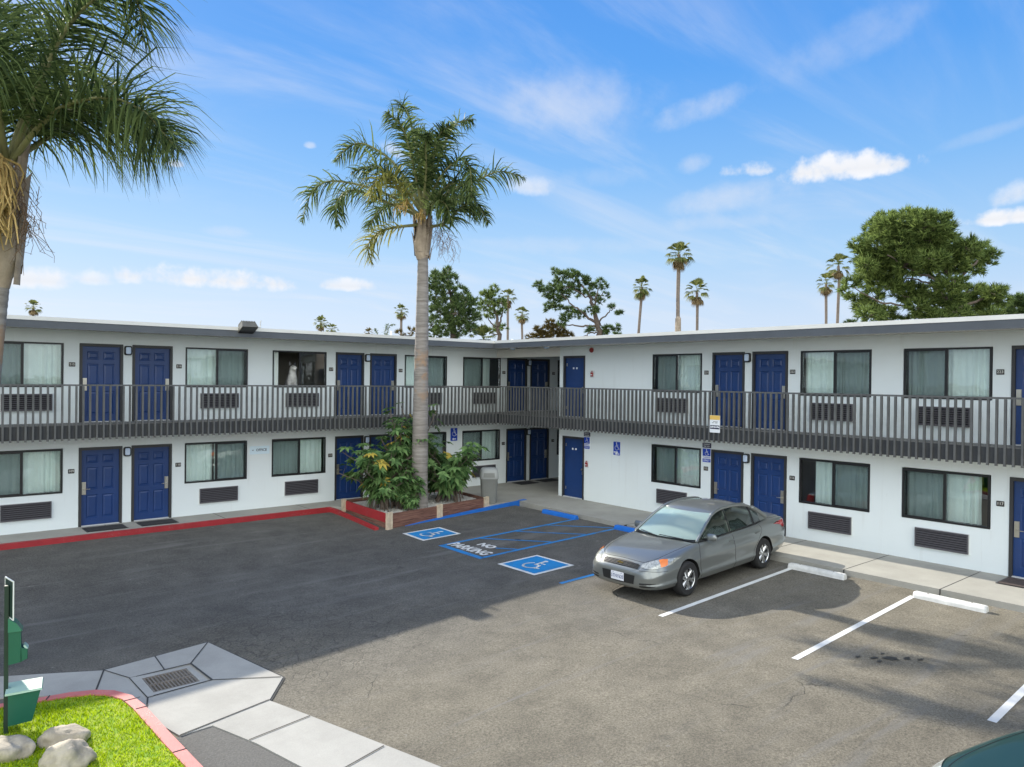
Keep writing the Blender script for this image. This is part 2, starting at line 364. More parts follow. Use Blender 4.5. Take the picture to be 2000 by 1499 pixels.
def worn(name, c, wear, under=(.10, .097, .09)):
    m = bpy.data.materials.new(name); m.use_nodes = True; t = m.node_tree; b = t.nodes['Principled BSDF']; P = nd(t, 'ShaderNodeNewGeometry').outputs['Position']
    k = nd(t, 'ShaderNodeMapRange', {0: noise(t, P, 3, 5, .6), 1: .3, 2: .7, 3: .86, 4: 1.08}); cc = vscale(t, c, k.outputs[0])
    f = mth(t, 'ADD', mth(t, 'MULTIPLY', noise(t, P, 45, 4, .75), .55), mth(t, 'MULTIPLY', noise(t, P, 2.2, 4, .6), .45))
    cc = mixc(t, smooth(t, f, wear, wear + .07), cc, under); t.links.new(cc, b.inputs['Base Color']); b.inputs['Roughness'].default_value = .65
    bn = nd(t, 'ShaderNodeBump', {'Strength': .35, 'Distance': .01, 'Height': noise(t, P, 90, 3, .6)}); t.links.new(bn.outputs[0], b.inputs['Normal']); return m
MT['lotblue'] = worn('lot_blue_paint', (.012, .23, .55), .585); MT['lotwhite'] = worn('lot_white_paint', (.72, .72, .70), .60); MT['lotline'] = worn('lot_line_blue', (.02, .22, .55), .545)
MT['curbred'] = worn('curb_red_paint', (.36, .022, .028), .58, (.22, .20, .18)); MT['curbblue'] = worn('curb_blue_paint', (.010, .15, .58), .60, (.2, .2, .2)); MT['curbpink'] = worn('faded_red_paint', (.58, .17, .16), .57, (.46, .38, .34))
MT['oil'] = mat('oil_stain', (.022, .021, .02), .45, var=.3, vs=20)
MT['patch'] = mat('coarse_asphalt', (.115, .112, .105), .95, var=.3, vs=40, bump=.9, bs=45)

def glass(name, tint, refl, rough=0.0):
    m = bpy.data.materials.new(name); m.use_nodes = True; t = m.node_tree; t.nodes.clear()
    tr = nd(t, 'ShaderNodeBsdfTransparent', {'Color': (*tint, 1)}); gl = nd(t, 'ShaderNodeBsdfGlossy', {'Color': (.95, .97, 1, 1), 'Roughness': rough})
    P = nd(t, 'ShaderNodeNewGeometry').outputs['Position']
    bn = nd(t, 'ShaderNodeBump', {'Strength': .06, 'Distance': .05, 'Height': noise(t, P, 1.6, 2, .5)}); t.links.new(bn.outputs[0], gl.inputs['Normal'])
    lw = nd(t, 'ShaderNodeFresnel', {'IOR': 1.5})
    f = mth(t, 'ADD', mth(t, 'MULTIPLY', lw.outputs[0], refl), 0.0, clamp=True)
    mx = nd(t, 'ShaderNodeMixShader', {0: f, 1: tr.outputs[0], 2: gl.outputs[0]})
    o = nd(t, 'ShaderNodeOutputMaterial'); t.links.new(mx.outputs[0], o.inputs[0]); return m
MT['glass'] = glass('window_glass', (.95, .985, .98), 1.6)
MT['screen'] = glass('insect_screen_mesh', (.60, .62, .63), .25, .4)

def wood():
    m = bpy.data.materials.new('redwood_boards'); m.use_nodes = True; t = m.node_tree; b = t.nodes['Principled BSDF']
    P = nd(t, 'ShaderNodeNewGeometry').outputs['Position']
    mp_ = nd(t, 'ShaderNodeMapping', {'Vector': P, 'Scale': (1.2, 1.2, 22)})
    f = noise(t, mp_.outputs[0], 1.6, 6, .65, .3)
    c = mixc(t, smooth(t, f, .3, .7), (.085, .036, .026), (.25, .125, .09))
    t.links.new(c, b.inputs['Base Color']); b.inputs['Roughness'].default_value = .8
    bn = nd(t, 'ShaderNodeBump', {'Strength': .3, 'Distance': .01, 'Height': f}); t.links.new(bn.outputs[0], b.inputs['Normal']); return m
MT['wood'] = wood()
def palmbark():
    m = bpy.data.materials.new('palm_bark'); m.use_nodes = True; t = m.node_tree; b = t.nodes['Principled BSDF']
    P = nd(t, 'ShaderNodeNewGeometry').outputs['Position']
    mp_ = nd(t, 'ShaderNodeMapping', {'Vector': P, 'Scale': (1, 1, 9)})
    f = noise(t, mp_.outputs[0], 1.5, 6, .65); g = noise(t, P, 1.3, 4, .6)
    sp = nd(t, 'ShaderNodeSeparateXYZ'); t.links.new(P, sp.inputs[0])
    c = mixc(t, smooth(t, f, .3, .7), (.19, .165, .145), (.33, .30, .275))
    band = smooth(t, mth(t, 'ADD', sp.outputs['Z'], mth(t, 'MULTIPLY', mth(t, 'SUBTRACT', g, .5), 2.2)), 3.3, 3.7)
    band = mth(t, 'MULTIPLY', band, mth(t, 'SUBTRACT', 1.0, smooth(t, mth(t, 'ADD', sp.outputs['Z'], mth(t, 'MULTIPLY', g, 1.5)), 5.2, 6.0)))
    c = mixc(t, mth(t, 'MULTIPLY', band, smooth(t, g, .46, .56)), c, (.34, .225, .145))
    t.links.new(c, b.inputs['Base Color']); b.inputs['Roughness'].default_value = .9
    bn = nd(t, 'ShaderNodeBump', {'Strength': .8, 'Distance': .03, 'Height': f}); t.links.new(bn.outputs[0], b.inputs['Normal']); return m
MT['palmbark'] = palmbark()
MT['bark'] = mat('pine_bark', (.13, .10, .08), .9, var=.3, vs=6, bump=.6, bs=12)
MT['fanbark'] = mat('fan_palm_bark', (.21, .17, .14), .9, var=.25, vs=3, bump=.5, bs=8)
MT['boots'] = mat('palm_boots', (.36, .29, .22), .9, var=.4, vs=4, bump=.8, bs=10)
MT['frond'] = leafmat('palm_leaflets', (.045, .088, .032), .45, .45, (.17, .225, .075))
MT['frondyellow'] = leafmat('aging_leaflets', (.17, .20, .045), .4, .45, (.40, .38, .10))
MT['stalk'] = mat('frond_stalk', (.22, .22, .09), .6, var=.2)
MT['flower'] = leafmat('palm_inflorescence', (.62, .44, .16), .3, .3, (.80, .60, .26))
MT['berry'] = mat('spent_flower_twigs', (.20, .13, .08), .9)
MT['fan'] = leafmat('fan_leaves', (.09, .13, .04), .4, .4, (.27, .28, .09))
MT['deadfan'] = leafmat('dead_fan_leaves', (.22, .16, .08), .4, .25, (.38, .28, .15))
MT['pine'] = leafmat('pine_needles', (.07, .14, .04), .6, .4, (.32, .41, .12))
MT['pinedark'] = leafmat('dark_pine_needles', (.055, .105, .045), .5, .4, (.19, .27, .09))
MT['bushy'] = leafmat('ochre_bush_leaves', (.12, .11, .04), .45, .25, (.24, .18, .06))
MT['shrub'] = leafmat('shrub_leaves', (.07, .175, .055), .45, .35, (.24, .38, .14), .35)
MT['shrubold'] = leafmat('yellow_shrub_leaves', (.42, .33, .07), .3, .3)
MT['grass'] = leafmat('grass_blades', (.24, .42, .002), .45, .5, (.56, .70, .02))
MT['soil'] = mat('lawn_soil', (.17, .30, .01), .95, var=.35, vs=8, bump=.6, c2=(.32, .38, .03))
MT['earth'] = mat('far_ground', (.16, .15, .12), .95, var=.2, vs=.02)
# ================================================================== ground
def gz(x, y):
    a = min(max(15.6 - x, 0), 12.6) * 0.028
    w = min(max((20.8 - y) / 5, 0), 1); w = w * w * (3 - 2 * w)
    return -.12 - a * w
def drape(mb, poly, off, mi=0, step=.45):
    """flat painted patch (quad given by 4 corners) laid on the sloping lot"""
    a, b, c, d = [Vector((*p, 0)) for p in poly]
    nu = max(1, int(max((b - a).length, (c - d).length) / step)); nv = max(1, int(max((d - a).length, (c - b).length) / step))
    rows = []
    for j in range(nv + 1):
        p = a.lerp(d, j / nv); q = b.lerp(c, j / nv); row = []
        for i in range(nu + 1):
            w = p.lerp(q, i / nu); row.append((w.x, w.y, gz(w.x, w.y) + off))
        rows.append(row)
    mb.grid(rows, mi)
def stripe(mb, p, q, w, off, mi=0):
    p = Vector((*p, 0)); q = Vector((*q, 0)); n = (q - p).normalized(); n = Vector((-n.y, n.x, 0)) * w / 2
    drape(mb, [(p - n)[:2], (q - n)[:2], (q + n)[:2], (p + n)[:2]], off, mi)
b = MB(); b.poly([(-3000, -3000, -.95), (3000, -3000, -.95), (3000, 3000, -.95), (-3000, 3000, -.95)]); structure(b, 'ground', MT['earth'])
b = MB(); st = .25
xs = [-14 + st * i for i in range(int(29.9 / st) + 1)]; ys = [-12 + st * i for i in range(int(32.9 / st) + 1)]
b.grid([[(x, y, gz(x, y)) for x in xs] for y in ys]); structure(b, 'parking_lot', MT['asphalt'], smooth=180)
# sidewalks
b = MB(); b.extrude([(-14, 20.86), (10.56, 20.98), (10.63, 20.98), (10.63, 22.1), (-14, 22.1)], -.3, 0.0)
b.extrude([(10.63, 20.98), (10.95, 20.7), (10.95, 18.25), (14.45, 18.66), (14.72, 18.40), (16.26, 18.55), (16.26, 22.1), (10.63, 22.1)], -.32, 0.0)
b.extrude([(15.95, 18.42), (27, 18.42), (27, 22.1), (16.26, 22.1), (16.26, 18.55)], -.32, 0.0)
b.extrude([(15.62, -12), (17.95, -12), (17.95, 18.42), (15.95, 18.42), (15.64, 12.5)], -.3, 0.0)
structure(b, 'sidewalk', MT['walk'])
b = MB()
for y in (13.62, 11.58, 9.54, 7.54, 5.66, 3.7, 1.8): b.box(15.622, 17.80, y, y + .016, -.1, 0.003); b.box(15.612, 15.622, y, y + .016, -.12, 0.003)
for x in (-3, -.6, 1.8, 4.6, 7.4, 9.9): b.box(x, x + .014, 20.94, 21.97, -.05, .003)
structure(b, 'sidewalk_joint_line', MT['joint'])
# painted kerbs
b = MB()
pr = [(-14, 20.71), (2.2, 20.71), (6, 20.80), (8.2, 20.83), (10.0, 20.92), (10.44, 20.94), (10.46, 20.5), (10.36, 17.95)]
po = [(-14, 20.86), (2.2, 20.86), (6, 20.93), (8.2, 20.96), (10.1, 20.98), (10.56, 20.985), (10.59, 20.5), (10.49, 17.95)]
for i in range(len(pr) - 1):
    z0 = [gz(*pr[i]) - .08, gz(*pr[i + 1]) - .08, gz(*po[i + 1]) - .08, gz(*po[i]) - .08]
    tz = [0.004 if k < 6 else max(-.14, gz(*pr[k]) + .05) if k > 6 else -.01 for k in (i, i + 1)]
    b.hexa([(*pr[i], z0[0]), (*pr[i + 1], z0[1]), (*po[i + 1], z0[2]), (*po[i], z0[3]), (*pr[i], tz[0]), (*pr[i + 1], tz[1]), (*po[i + 1], tz[1]), (*po[i], tz[0])])
structure(b, 'red_curb', MT['curbred'])
b = MB(); n_ = 14
for i in range(n_):
    f0, f1 = i / n_, (i + 1) / n_
    q = [(11.15 + 5.15 * f, 17.88 + .56 * f) for f in (f0, f1)]; zt = [-.205 + .215 * f ** .8 for f in (f0, f1)]
    wd = [.10 + .06 * f for f in (f0, f1)]
    b.hexa([(q[0][0], q[0][1], -.4), (q[1][0], q[1][1], -.4), (q[1][0], q[1][1] + wd[1], -.4), (q[0][0], q[0][1] + wd[0], -.4), (q[0][0], q[0][1], zt[0]), (q[1][0], q[1][1], zt[1]), (q[1][0], q[1][1] + wd[1], zt[1]), (q[0][0], q[0][1] + wd[0], zt[0])])
structure(b, 'blue_curb', MT['curbblue'])
# lot markings
def isa(mb, M, mi, s):
    """wheelchair symbol in a unit square, x right, y up, laid through M"""
    def pl(pts, w):
        for i in range(len(pts) - 1):
            p = Vector((*pts[i], 0)); q = Vector((*pts[i + 1], 0)); d = (q - p).normalized(); n = Vector((-d.y, d.x, 0)) * w / 2
            e = d * w * .3
            mb.poly([M @ (v * s) for v in (p - n - e, q - n + e, q + n + e, p + n - e)], mi)
    mb.poly([M @ (Vector((-.02 + .075 * math.cos(a * .524), .39 + .075 * math.sin(a * .524), 0)) * s) for a in range(12)], mi)
    pl([(-.02, .30), (.02, -.06)], .085); pl([(.0, .14), (.22, .14)], .06); pl([(.01, -.05), (.20, -.05), (.31, -.33), (.42, -.29)], .075)
    arc = [(.02 + .27 * math.cos(R(a)), -.17 + .27 * math.sin(R(a))) for a in range(128, 352, 14)]
    pl(arc, .07)
def lotM(cx_, cy_, z): return Matrix(((0, 1, 0, cx_), (-1, 0, 0, cy_), (0, 0, 1, z), (0, 0, 0, 1)))   # text right = -Y, text up = +X
for k, (x0, x1, y0, y1) in enumerate(((10.79, 12.0, 16.22, 17.23), (10.78, 11.99, 11.93, 13.18))):
    b = MB(); drape(b, [(x0, y0), (x1, y0), (x1, y1), (x0, y1)], .005, 0); e = .085
    drape(b, [(x0 + e, y0 + e), (x1 - e, y0 + e), (x1 - e, y1 - e), (x0 + e, y1 - e)], .009, 1)
    cx_, cy_ = (x0 + x1) / 2 + .02, (y0 + y1) / 2; M = lotM(cx_, cy_, gz(cx_, cy_) + .014)
    # follow the cross fall of the lot
    M = Matrix.Translation((cx_, cy_, gz(cx_, cy_) + .014)) @ Matrix.Rotation(-math.atan((gz(cx_ + .5, cy_) - gz(cx_ - .5, cy_))), 4, 'Y') @ Matrix.Translation((-cx_, -cy_, -(gz(cx_, cy_) + .014))) @ M
    isa(b, M, 0, .78)
    structure(b, 'accessible_parking_marking', [MT['lotwhite'], MT['lotblue']])
b = MB(); w = .11
for p, q in (((10.88, 15.50), (15.6, 15.49)), ((10.83, 13.85), (15.64, 13.85)), ((10.87, 15.55), (10.83, 13.80))): stripe(b, p, q, w if p[0] != 10.87 else .16, .005)
for p, q in (((14.42, 15.44), (15.56, 13.9)), ((13.26, 15.44), (14.38, 13.9)), ((12.04, 15.44), (13.13, 13.9)), ((11.68, 14.35), (11.99, 13.9))): stripe(b, p, q, .075, .008)
stripe(b, (10.78, 11.13), (15.4, 11.10), .10, .005)
structure(b, 'blue_parking_line', MT['lotline'])
b = MB()
for p, q in (((10.7, 8.475), (15.29, 8.56)), ((10.66, 5.89), (15.2, 5.99)), ((10.63, 3.24), (15.2, 3.34)), ((10.63, .62), (15.2, .7))): stripe(b, p, q, .105, .005)
structure(b, 'white_parking_line', MT['lotwhite'])
b = MB()
for s_, x, y, size, sx_ in (("PARKING", 11.16, 14.74, .46, .78), ("NO", 11.66, 14.68, .36, 1.0)):
    z = gz(x, y) + .009; M = lotM(x, y, z) @ Matrix.Rotation(math.atan(.028), 4, 'X')
    text_into(b, s_, size, M, 0, sx_, .02)
structure(b, 'no_parking_marking', MT['lotwhite'])
b = MB(); rg = random.Random(8)
for x, y, r in ((11.75, 4.95, .13), (11.6, 5.12, .05), (11.95, 4.78, .06), (12.05, 4.62, .05), (11.5, 5.0, .04), (11.45, 5.3, .035), (11.86, 5.1, .03), (13.2, 9.5, .16), (13.0, 9.75, .07), (12.7, 14.7, .07)):
    n_ = 14; b.poly([(x + r * (.35 + 1.2 * rg.random()) * math.cos(6.283 * k / n_) * 1.3, y + r * (.35 + 1.2 * rg.random()) * math.sin(6.283 * k / n_) * .8, gz(x, y) + .0075) for k in range(n_)])
structure(b, 'oil_stain_marking', MT['oil'])
# drain apron and gutter in concrete
AP = [(2.62, 12.40), (4.17, 12.56), (4.52, 10.40), (4.08, 9.81), (2.85, 9.58), (2.70, 10.30), (2.62, 11.0), (2.34, 11.57)]
def flatpoly(mb, pts, off, mi=0, th=.10):
    mb.poly([(x, y, gz(x, y) + off) for x, y in pts], mi); n = len(pts)
    for i in range(n):
        a, c = pts[i], pts[(i + 1) % n]
        mb.poly([(a[0], a[1], gz(*a) + off - th), (c[0], c[1], gz(*c) + off - th), (c[0], c[1], gz(*c) + off), (a[0], a[1], gz(*a) + off)], mi)
GR = [(2.83, 11.83), (3.67, 11.81), (3.71, 10.98), (2.85, 10.97)]
b = MB()
ring = [(2.62, 12.40), (4.17, 12.56), (4.52, 10.40), (4.08, 9.81), (2.85, 9.58), (2.70, 10.30), (2.62, 11.0), (2.34, 11.57)]
for pts in ([(2.62, 12.40), (4.17, 12.56), GR[1], GR[0]], [(4.17, 12.56), (4.52, 10.40), GR[2], GR[1]], [(4.52, 10.40), (4.08, 9.81), (2.85, 9.58), (2.70, 10.30), (2.66, 10.75), GR[3], GR[2]], [(2.66, 10.75), (2.62, 11.0), (2.34, 11.57), (2.62, 12.40), GR[0], GR[3]]): flatpoly(b, pts, .022)
structure(b, 'drain_apron_pavement', MT['apron'])
b = MB(); flatpoly(b, [(2.60, 12.41), (2.32, 11.58), (1.32, 12.20), (-1.0, 13.4), (-.9, 14.5), (1.40, 13.08)], .018)
structure(b, 'gutter_pavement', MT['apron'])
b = MB(); flatpoly(b, [(4.07, 9.80), (4.28, 9.05), (4.84, 6.9), (5.6, 3.5), (4.6, 3.2), (3.66, 7.96), (3.49, 8.78), (3.25, 9.58), (2.86, 9.565)], .020); structure(b, 'concrete_path', MT['apron'])
b = MB(); flatpoly(b, [(3.24, 9.58), (3.48, 8.77), (3.65, 7.95), (4.58, 3.2), (2.78, 3.2), (2.78, 9.56)], .008); structure(b, 'rough_pavement_patch', MT['patch'])
b = MB()
def jl(p, q, w=.022, off=.029): stripe(b, p, q, w, off)
for p, q in (((3.34, 12.47), (3.3, 11.83)), ((4.16, 12.54), GR[1]), (GR[2], (4.5, 10.42)), (GR[3], (2.68, 10.4)), ((2.61, 12.38), GR[0]), (GR[0], GR[1]), (GR[1], GR[2]), (GR[2], GR[3]), (GR[3], GR[0]), ((2.61, 12.40), (2.33, 11.58)), ((4.08, 9.81), (2.86, 9.57)), ((4.28, 9.0), (3.45, 8.9)), ((4.6, 7.7), (3.75, 7.5))): jl(p, q, .03 if p in GR and q in GR else .02)
jl((4.17, 12.58), (4.54, 10.40), .035, .012); jl((4.54, 10.40), (4.09, 9.8), .03, .012); jl((2.60, 12.43), (4.18, 12.59), .04, .012); jl((-1, 14.55), (1.4, 13.11), .03, .01); jl((1.4, 13.11), (2.6, 12.43), .03, .01)
structure(b, 'pavement_joint_line', MT['joint'])
t = thing('storm_drain', 'rusty slotted storm drain grate set in the concrete apron', 'drain', (3.26, 11.4, gz(3.26, 11.4)))
ox, oy, oz = t.location
b = MB(); e = .105; zt = .0235
gx0, gx1, gy0, gy1 = 2.955 - ox, 3.575 - ox, 11.075 - oy, 11.70 - oy
G2 = [(p[0] - ox, p[1] - oy) for p in GR]; inn = [(gx0, gy1), (gx1, gy1), (gx1, gy0), (gx0, gy0)]
for i in range(4):
    a, c, d, f = G2[i], G2[(i + 1) % 4], inn[(i + 1) % 4], inn[i]; b.poly([(*a, zt), (*f, zt), (*d, zt), (*c, zt)])
    b.poly([(*f, zt), (*f, zt - .12), (*d, zt - .12), (*d, zt)])
b.build('drain_frame', MT['apron'], t)
b = MB(); b.box(gx0, gx1, gy0, gy1, -.35, -.34); b.build('pit', MT['pit'], t)
b = MB(); n_ = 13
for k in range(n_):
    x = gx0 + .02 + (gx1 - gx0 - .04) * k / (n_ - 1)
    b.box(x - .011, x + .011, gy0 + .01, gy1 - .01, -.02, zt - .004)
for y in (gy0 + .014, (gy0 + gy1) / 2, gy1 - .014): b.box(gx0 + .004, gx1 - .004, y - .014, y + .014, -.022, zt - .001)
b.build('grate', MT['iron'], t)
# lawn with its painted kerb
OUT = [(-3.2, 12.9), (.4, 11.95), (1.4, 11.55), (2.0, 11.46), (2.28, 11.34), (2.48, 11.16), (2.62, 10.85), (2.67, 10.45), (2.70, 9.4), (2.74, 8.4), (2.78, 3.2)]
INN = [(-3.2, 12.74), (.4, 11.82), (1.4, 11.42), (1.95, 11.33), (2.2, 11.22), (2.37, 11.06), (2.49, 10.8), (2.53, 10.42), (2.56, 9.4), (2.60, 8.4), (2.64, 3.2)]
b = MB(); lz = -.335; b.poly([(x, y, lz) for x, y in reversed(INN)] + [(-3.2, 3.2, lz)][::-1]); b.v = [tuple(v) for v in b.v]
structure(b, 'lawn', MT['soil'])
b = MB()
for i in range(len(OUT) - 1):
    o0, o1, i0, i1 = OUT[i], OUT[i + 1], INN[i], INN[i + 1]; zt = -.315
    b.hexa([(*o0, -.6), (*o1, -.6), (*i1, -.6), (*i0, -.6), (*o0, zt), (*o1, zt), (*i1, zt), (*i0, zt)])
structure(b, 'faded_red_curb', MT['curbpink'])
b = MB()
for (p, q) in (((2.48, 10.71), (2.69, 10.71)), ((2.55, 10.36), (2.70, 10.36)), ((2.58, 8.9), (2.73, 8.9)), ((1.72, 11.38), (1.78, 11.5))): b.bar((*p, -.312), (*q, -.312), .012, .006)
structure(b, 'curb_joint_line', MT['joint'])
def inside(x, y):
    poly = INN + [(-3.2, 3.2)]; c = False
    for i in range(len(poly)):
        (x1, y1), (x2, y2) = poly[i], poly[i - 1]
        if (y1 > y) != (y2 > y) and x < (x2 - x1) * (y - y1) / (y2 - y1) + x1: c = not c
    return c
b = MB(); rg = random.Random(3)
for _ in range(42000):
    x = rg.uniform(-.6, 2.66); y = rg.uniform(7.2, 12.2)
    if not inside(x, y): continue
    h = rg.uniform(.02, .05) * (1.1 if math.sin(x * 5 + math.sin(y * 4)) > -.2 else .75); a = rg.uniform(0, 6.28); w = rg.uniform(.004, .008)
    dx, dy = math.cos(a) * w, math.sin(a) * w; lx, ly = rg.gauss(0, .016), rg.gauss(0, .016)
    b.poly([(x - dx, y - dy, lz), (x + dx, y + dy, lz), (x + lx, y + ly, lz + h)])
tag(b.build('grass', MT['grass']), 'short bright lawn grass growing inside the faded red kerb', 'grass', kind='stuff')

# ================================================================== motel building
YL, XR = 21.98, 17.8125
BASE = Vector((XR, YL, 0)); NB = -BASE
root = thing('motel_building', 'two storey white L-shaped motel with blue doors and grey balconies', 'motel', BASE)
def part(mb, name, m, smooth_=None, parent=None): return mb.build(name, m, parent or root, NB if parent is None else (0, 0, 0), smooth_)
ZL = (0.0, 2.05, .912); ZU = (2.70, 4.735, 3.612)                        # floor, head, window sill
LWIN = [(1.87, 3.65, 'A'), (6.62, 8.375, 'B'), (9.135, 10.89, 'C'), (13.79, 15.55, 'B'), (16.28, 18.01, 'D'), (21.01, 22.77, 'B')]
LDOOR = [(4.00, 5.03), (5.25, 6.28), (11.22, 12.225), (12.455, 13.465), (18.345, 19.36), (19.535, 20.56)]
RWIN = [(14.52, 12.745, 'A'), (9.785, 8.01, 'B'), (7.295, 5.505, 'A')]
RDOOR = [(18.345, 17.33), (12.405, 11.375), (11.155, 10.12), (5.17, 4.14)]
RWIN += [(2.57, .79, 'B'), (.075, -1.7, 'A')]; RDOOR += [(3.93, 2.9)]
def wall_sheet(name, F, s0, s1, z0, z1, ops, depth=.12):
    """wall face with openings cut, and their reveals; F(s, out, z) -> world"""
    ss = sorted({s0, s1, *[o[0] for o in ops], *[o[1] for o in ops]}); zz = sorted({z0, z1, *[o[2] for o in ops], *[o[3] for o in ops]})
    mb = MB()
    for i in range(len(ss) - 1):
        for j in range(len(zz) - 1):
            cs, cz_ = (ss[i] + ss[i + 1]) / 2, (zz[j] + zz[j + 1]) / 2
            if any(o[0] < cs < o[1] and o[2] < cz_ < o[3] for o in ops): continue
            mb.poly([F(ss[i], 0, zz[j]), F(ss[i + 1], 0, zz[j]), F(ss[i + 1], 0, zz[j + 1]), F(ss[i], 0, zz[j + 1])])
    for a, c, d, e in ops:
        mb.poly([F(a, 0, d), F(a, 0, e), F(a, -depth, e), F(a, -depth, d)]); mb.poly([F(c, 0, d), F(c, -depth, d), F(c, -depth, e), F(c, 0, e)])
        mb.poly([F(a, 0, e), F(c, 0, e), F(c, -depth, e), F(a, -depth, e)]); mb.poly([F(a, 0, d), F(a, -depth, d), F(c, -depth, d), F(c, 0, d)])
    return part(mb, name, MT['wall'])
FL = lambda s, o, z: (s, YL - o, z)
FR = lambda s, o, z: (XR - o, -s, z)                                     # s = -Y so that it grows to the right
lo = [(a, c, ZL[2], ZL[1]) for a, c, _ in LWIN] + [(a, c, ZU[2], ZU[1]) for a, c, _ in LWIN] + [(a, c, ZL[0], ZL[1]) for a, c in LDOOR] + [(a, c, ZU[0], ZU[1]) for a, c in LDOOR]
wall_sheet('wall', FL, -14, 27, 0, 5.06, lo)
ro = [(-a, -c, ZL[2], ZL[1]) for a, c, _ in RWIN] + [(-a, -c, ZU[2], ZU[1]) for a, c, _ in RWIN] + [(-a, -c, ZL[0], ZL[1]) for a, c in RDOOR] + [(-a, -c, ZU[0], ZU[1]) for a, c in RDOOR]
wall_sheet('wall', FR, -18.53, 12, 0, 5.06, ro)
b = MB(); b.box(XR + .001, 27, 18.33, 18.53, 0, 5.05); part(b, 'wall', MT['wall'])              # side wall of the breezeway
b = MB(); b.box(-14, 26.98, 30.0, 30.2, 0, 5.05); b.box(-14.2, -14, YL, 30.2, 0, 5.05); b.box(26.8, 27, -12, 18.3, 0, 5.05); b.box(XR, 26.8, -12.2, -12, 0, 5.05); b.box(26.98, 27.2, 22.2, 30.2, 0, 5.05); part(b, 'wall', MT['wall'])
b = MB(); b.box(-13.9, 26.9, 24.6, 24.7, 0, 5.0); b.box(20.4, 20.5, -11.9, 18.2, 0, 5.0); b.box(-13.9, 26.9, YL + .2, 24.5, .0, .012); b.box(XR + .2, 20.3, -11.9, 18.2, .0, .012)
for x in (.2, 5.14, 12.34, 19.45, 23.6): b.box(x - .05, x + .05, YL + .2, 24.6, .02, 5.0)
for y in (15.5, 11.27, 4.03, 7.65): b.box(XR + .2, 20.4, y - .05, y + .05, .02, 5.0)
part(b, 'room_partition', MT['room'])
b = MB(); b.box(XR + .02, XR + .22, 18.54, YL - .01, 4.74, 5.05); part(b, 'breezeway_beam', MT['soffit'])
b = MB(); b.box(-14, 17.135, 21.02, YL + .16, 2.44, 2.70); b.box(17.135, XR + .16, -12, YL + .16, 2.44, 2.70); b.box(XR + .16, 27, 18.55, YL + .16, 2.44, 2.70)
b.box(-13.9, 26.9, YL + .17, 29.9, 2.46, 2.69); b.box(XR + .17, 26.7, -11.9, 18.3, 2.46, 2.69); part(b, 'balcony_floor', [MT['deck']])
b = MB(); b.box(-14, 17.135, 21.02, YL - .003, 2.425, 2.438); b.box(17.14, XR - .003, -12, 21.9, 2.425, 2.438); part(b, 'balcony_soffit', MT['soffit'])
b = MB(); b.box(-14, 17.133, 20.99, 21.018, 2.36, 2.685); b.box(17.105, 17.133, -12, 20.984, 2.36, 2.685); part(b, 'balcony_fascia', MT['fasciadark'])
YF, XF = 20.77, 16.72
b = MB(); b.box(-14.3, XF + .045, YF, YF + .045, 5.03, 5.205); b.box(XF, XF + .045, -12.3, YF - .001, 5.03, 5.205); part(b, 'fascia_board', MT['fascia'])
b = MB(); b.box(-14.3, 27.3, YF - .012, 30.4, 5.207, 5.30); b.box(XF - .012, 27.3, -12.3, YF - .012, 5.207, 5.30); part(b, 'roof', MT['roof'])
b = MB(); b.box(-14.3, 27.2, YF + .047, 30.3, 5.062, 5.205); b.box(XF + .047, 27.2, -12.3, YF + .047, 5.062, 5.205); part(b, 'soffit', MT['soffit'])

# -- windows -------------------------------------------------------
def frame_bars(mb, w, h, t, y0, y1, z0=0.0):
    mb.box(-w / 2, -w / 2 + t, y0, y1, z0, z0 + h); mb.box(w / 2 - t, w / 2, y0, y1, z0, z0 + h); mb.box(-w / 2 + t, w / 2 - t, y0, y1, z0 + h - t, z0 + h); mb.box(-w / 2 + t, w / 2 - t, y0, y1, z0, z0 + t)
def curtain_mesh(w, h, segs, seed, m, name='curtain'):
    mb = MB(); rg_ = random.Random(seed)
    for a, c in segs:
        n = int((c - a) * w / .012); rows = [[], [], [], []]; ph = rg_.uniform(0, 6); ph2 = rg_.uniform(0, 6)
        for i in range(n + 1):
            u = a + (c - a) * i / n; x = -w / 2 + u * w
            d = .034 * math.sin(x * 44 + ph + 1.6 * math.sin(x * 6 + ph2)) * (.65 + .45 * math.sin(x * 9 + ph)) + .020 * math.sin(x * 17 + ph2)
            for k, z in enumerate((.03, h * .35, h * .7, h - .02)): rows[k].append((x + .004 * math.sin(z * 9 + x * 12), .20 + d * (1 - .12 * k), z))
        mb.grid(rows)
    return mb.mesh(name, m, 180)
WW, WH = 1.76, 1.123
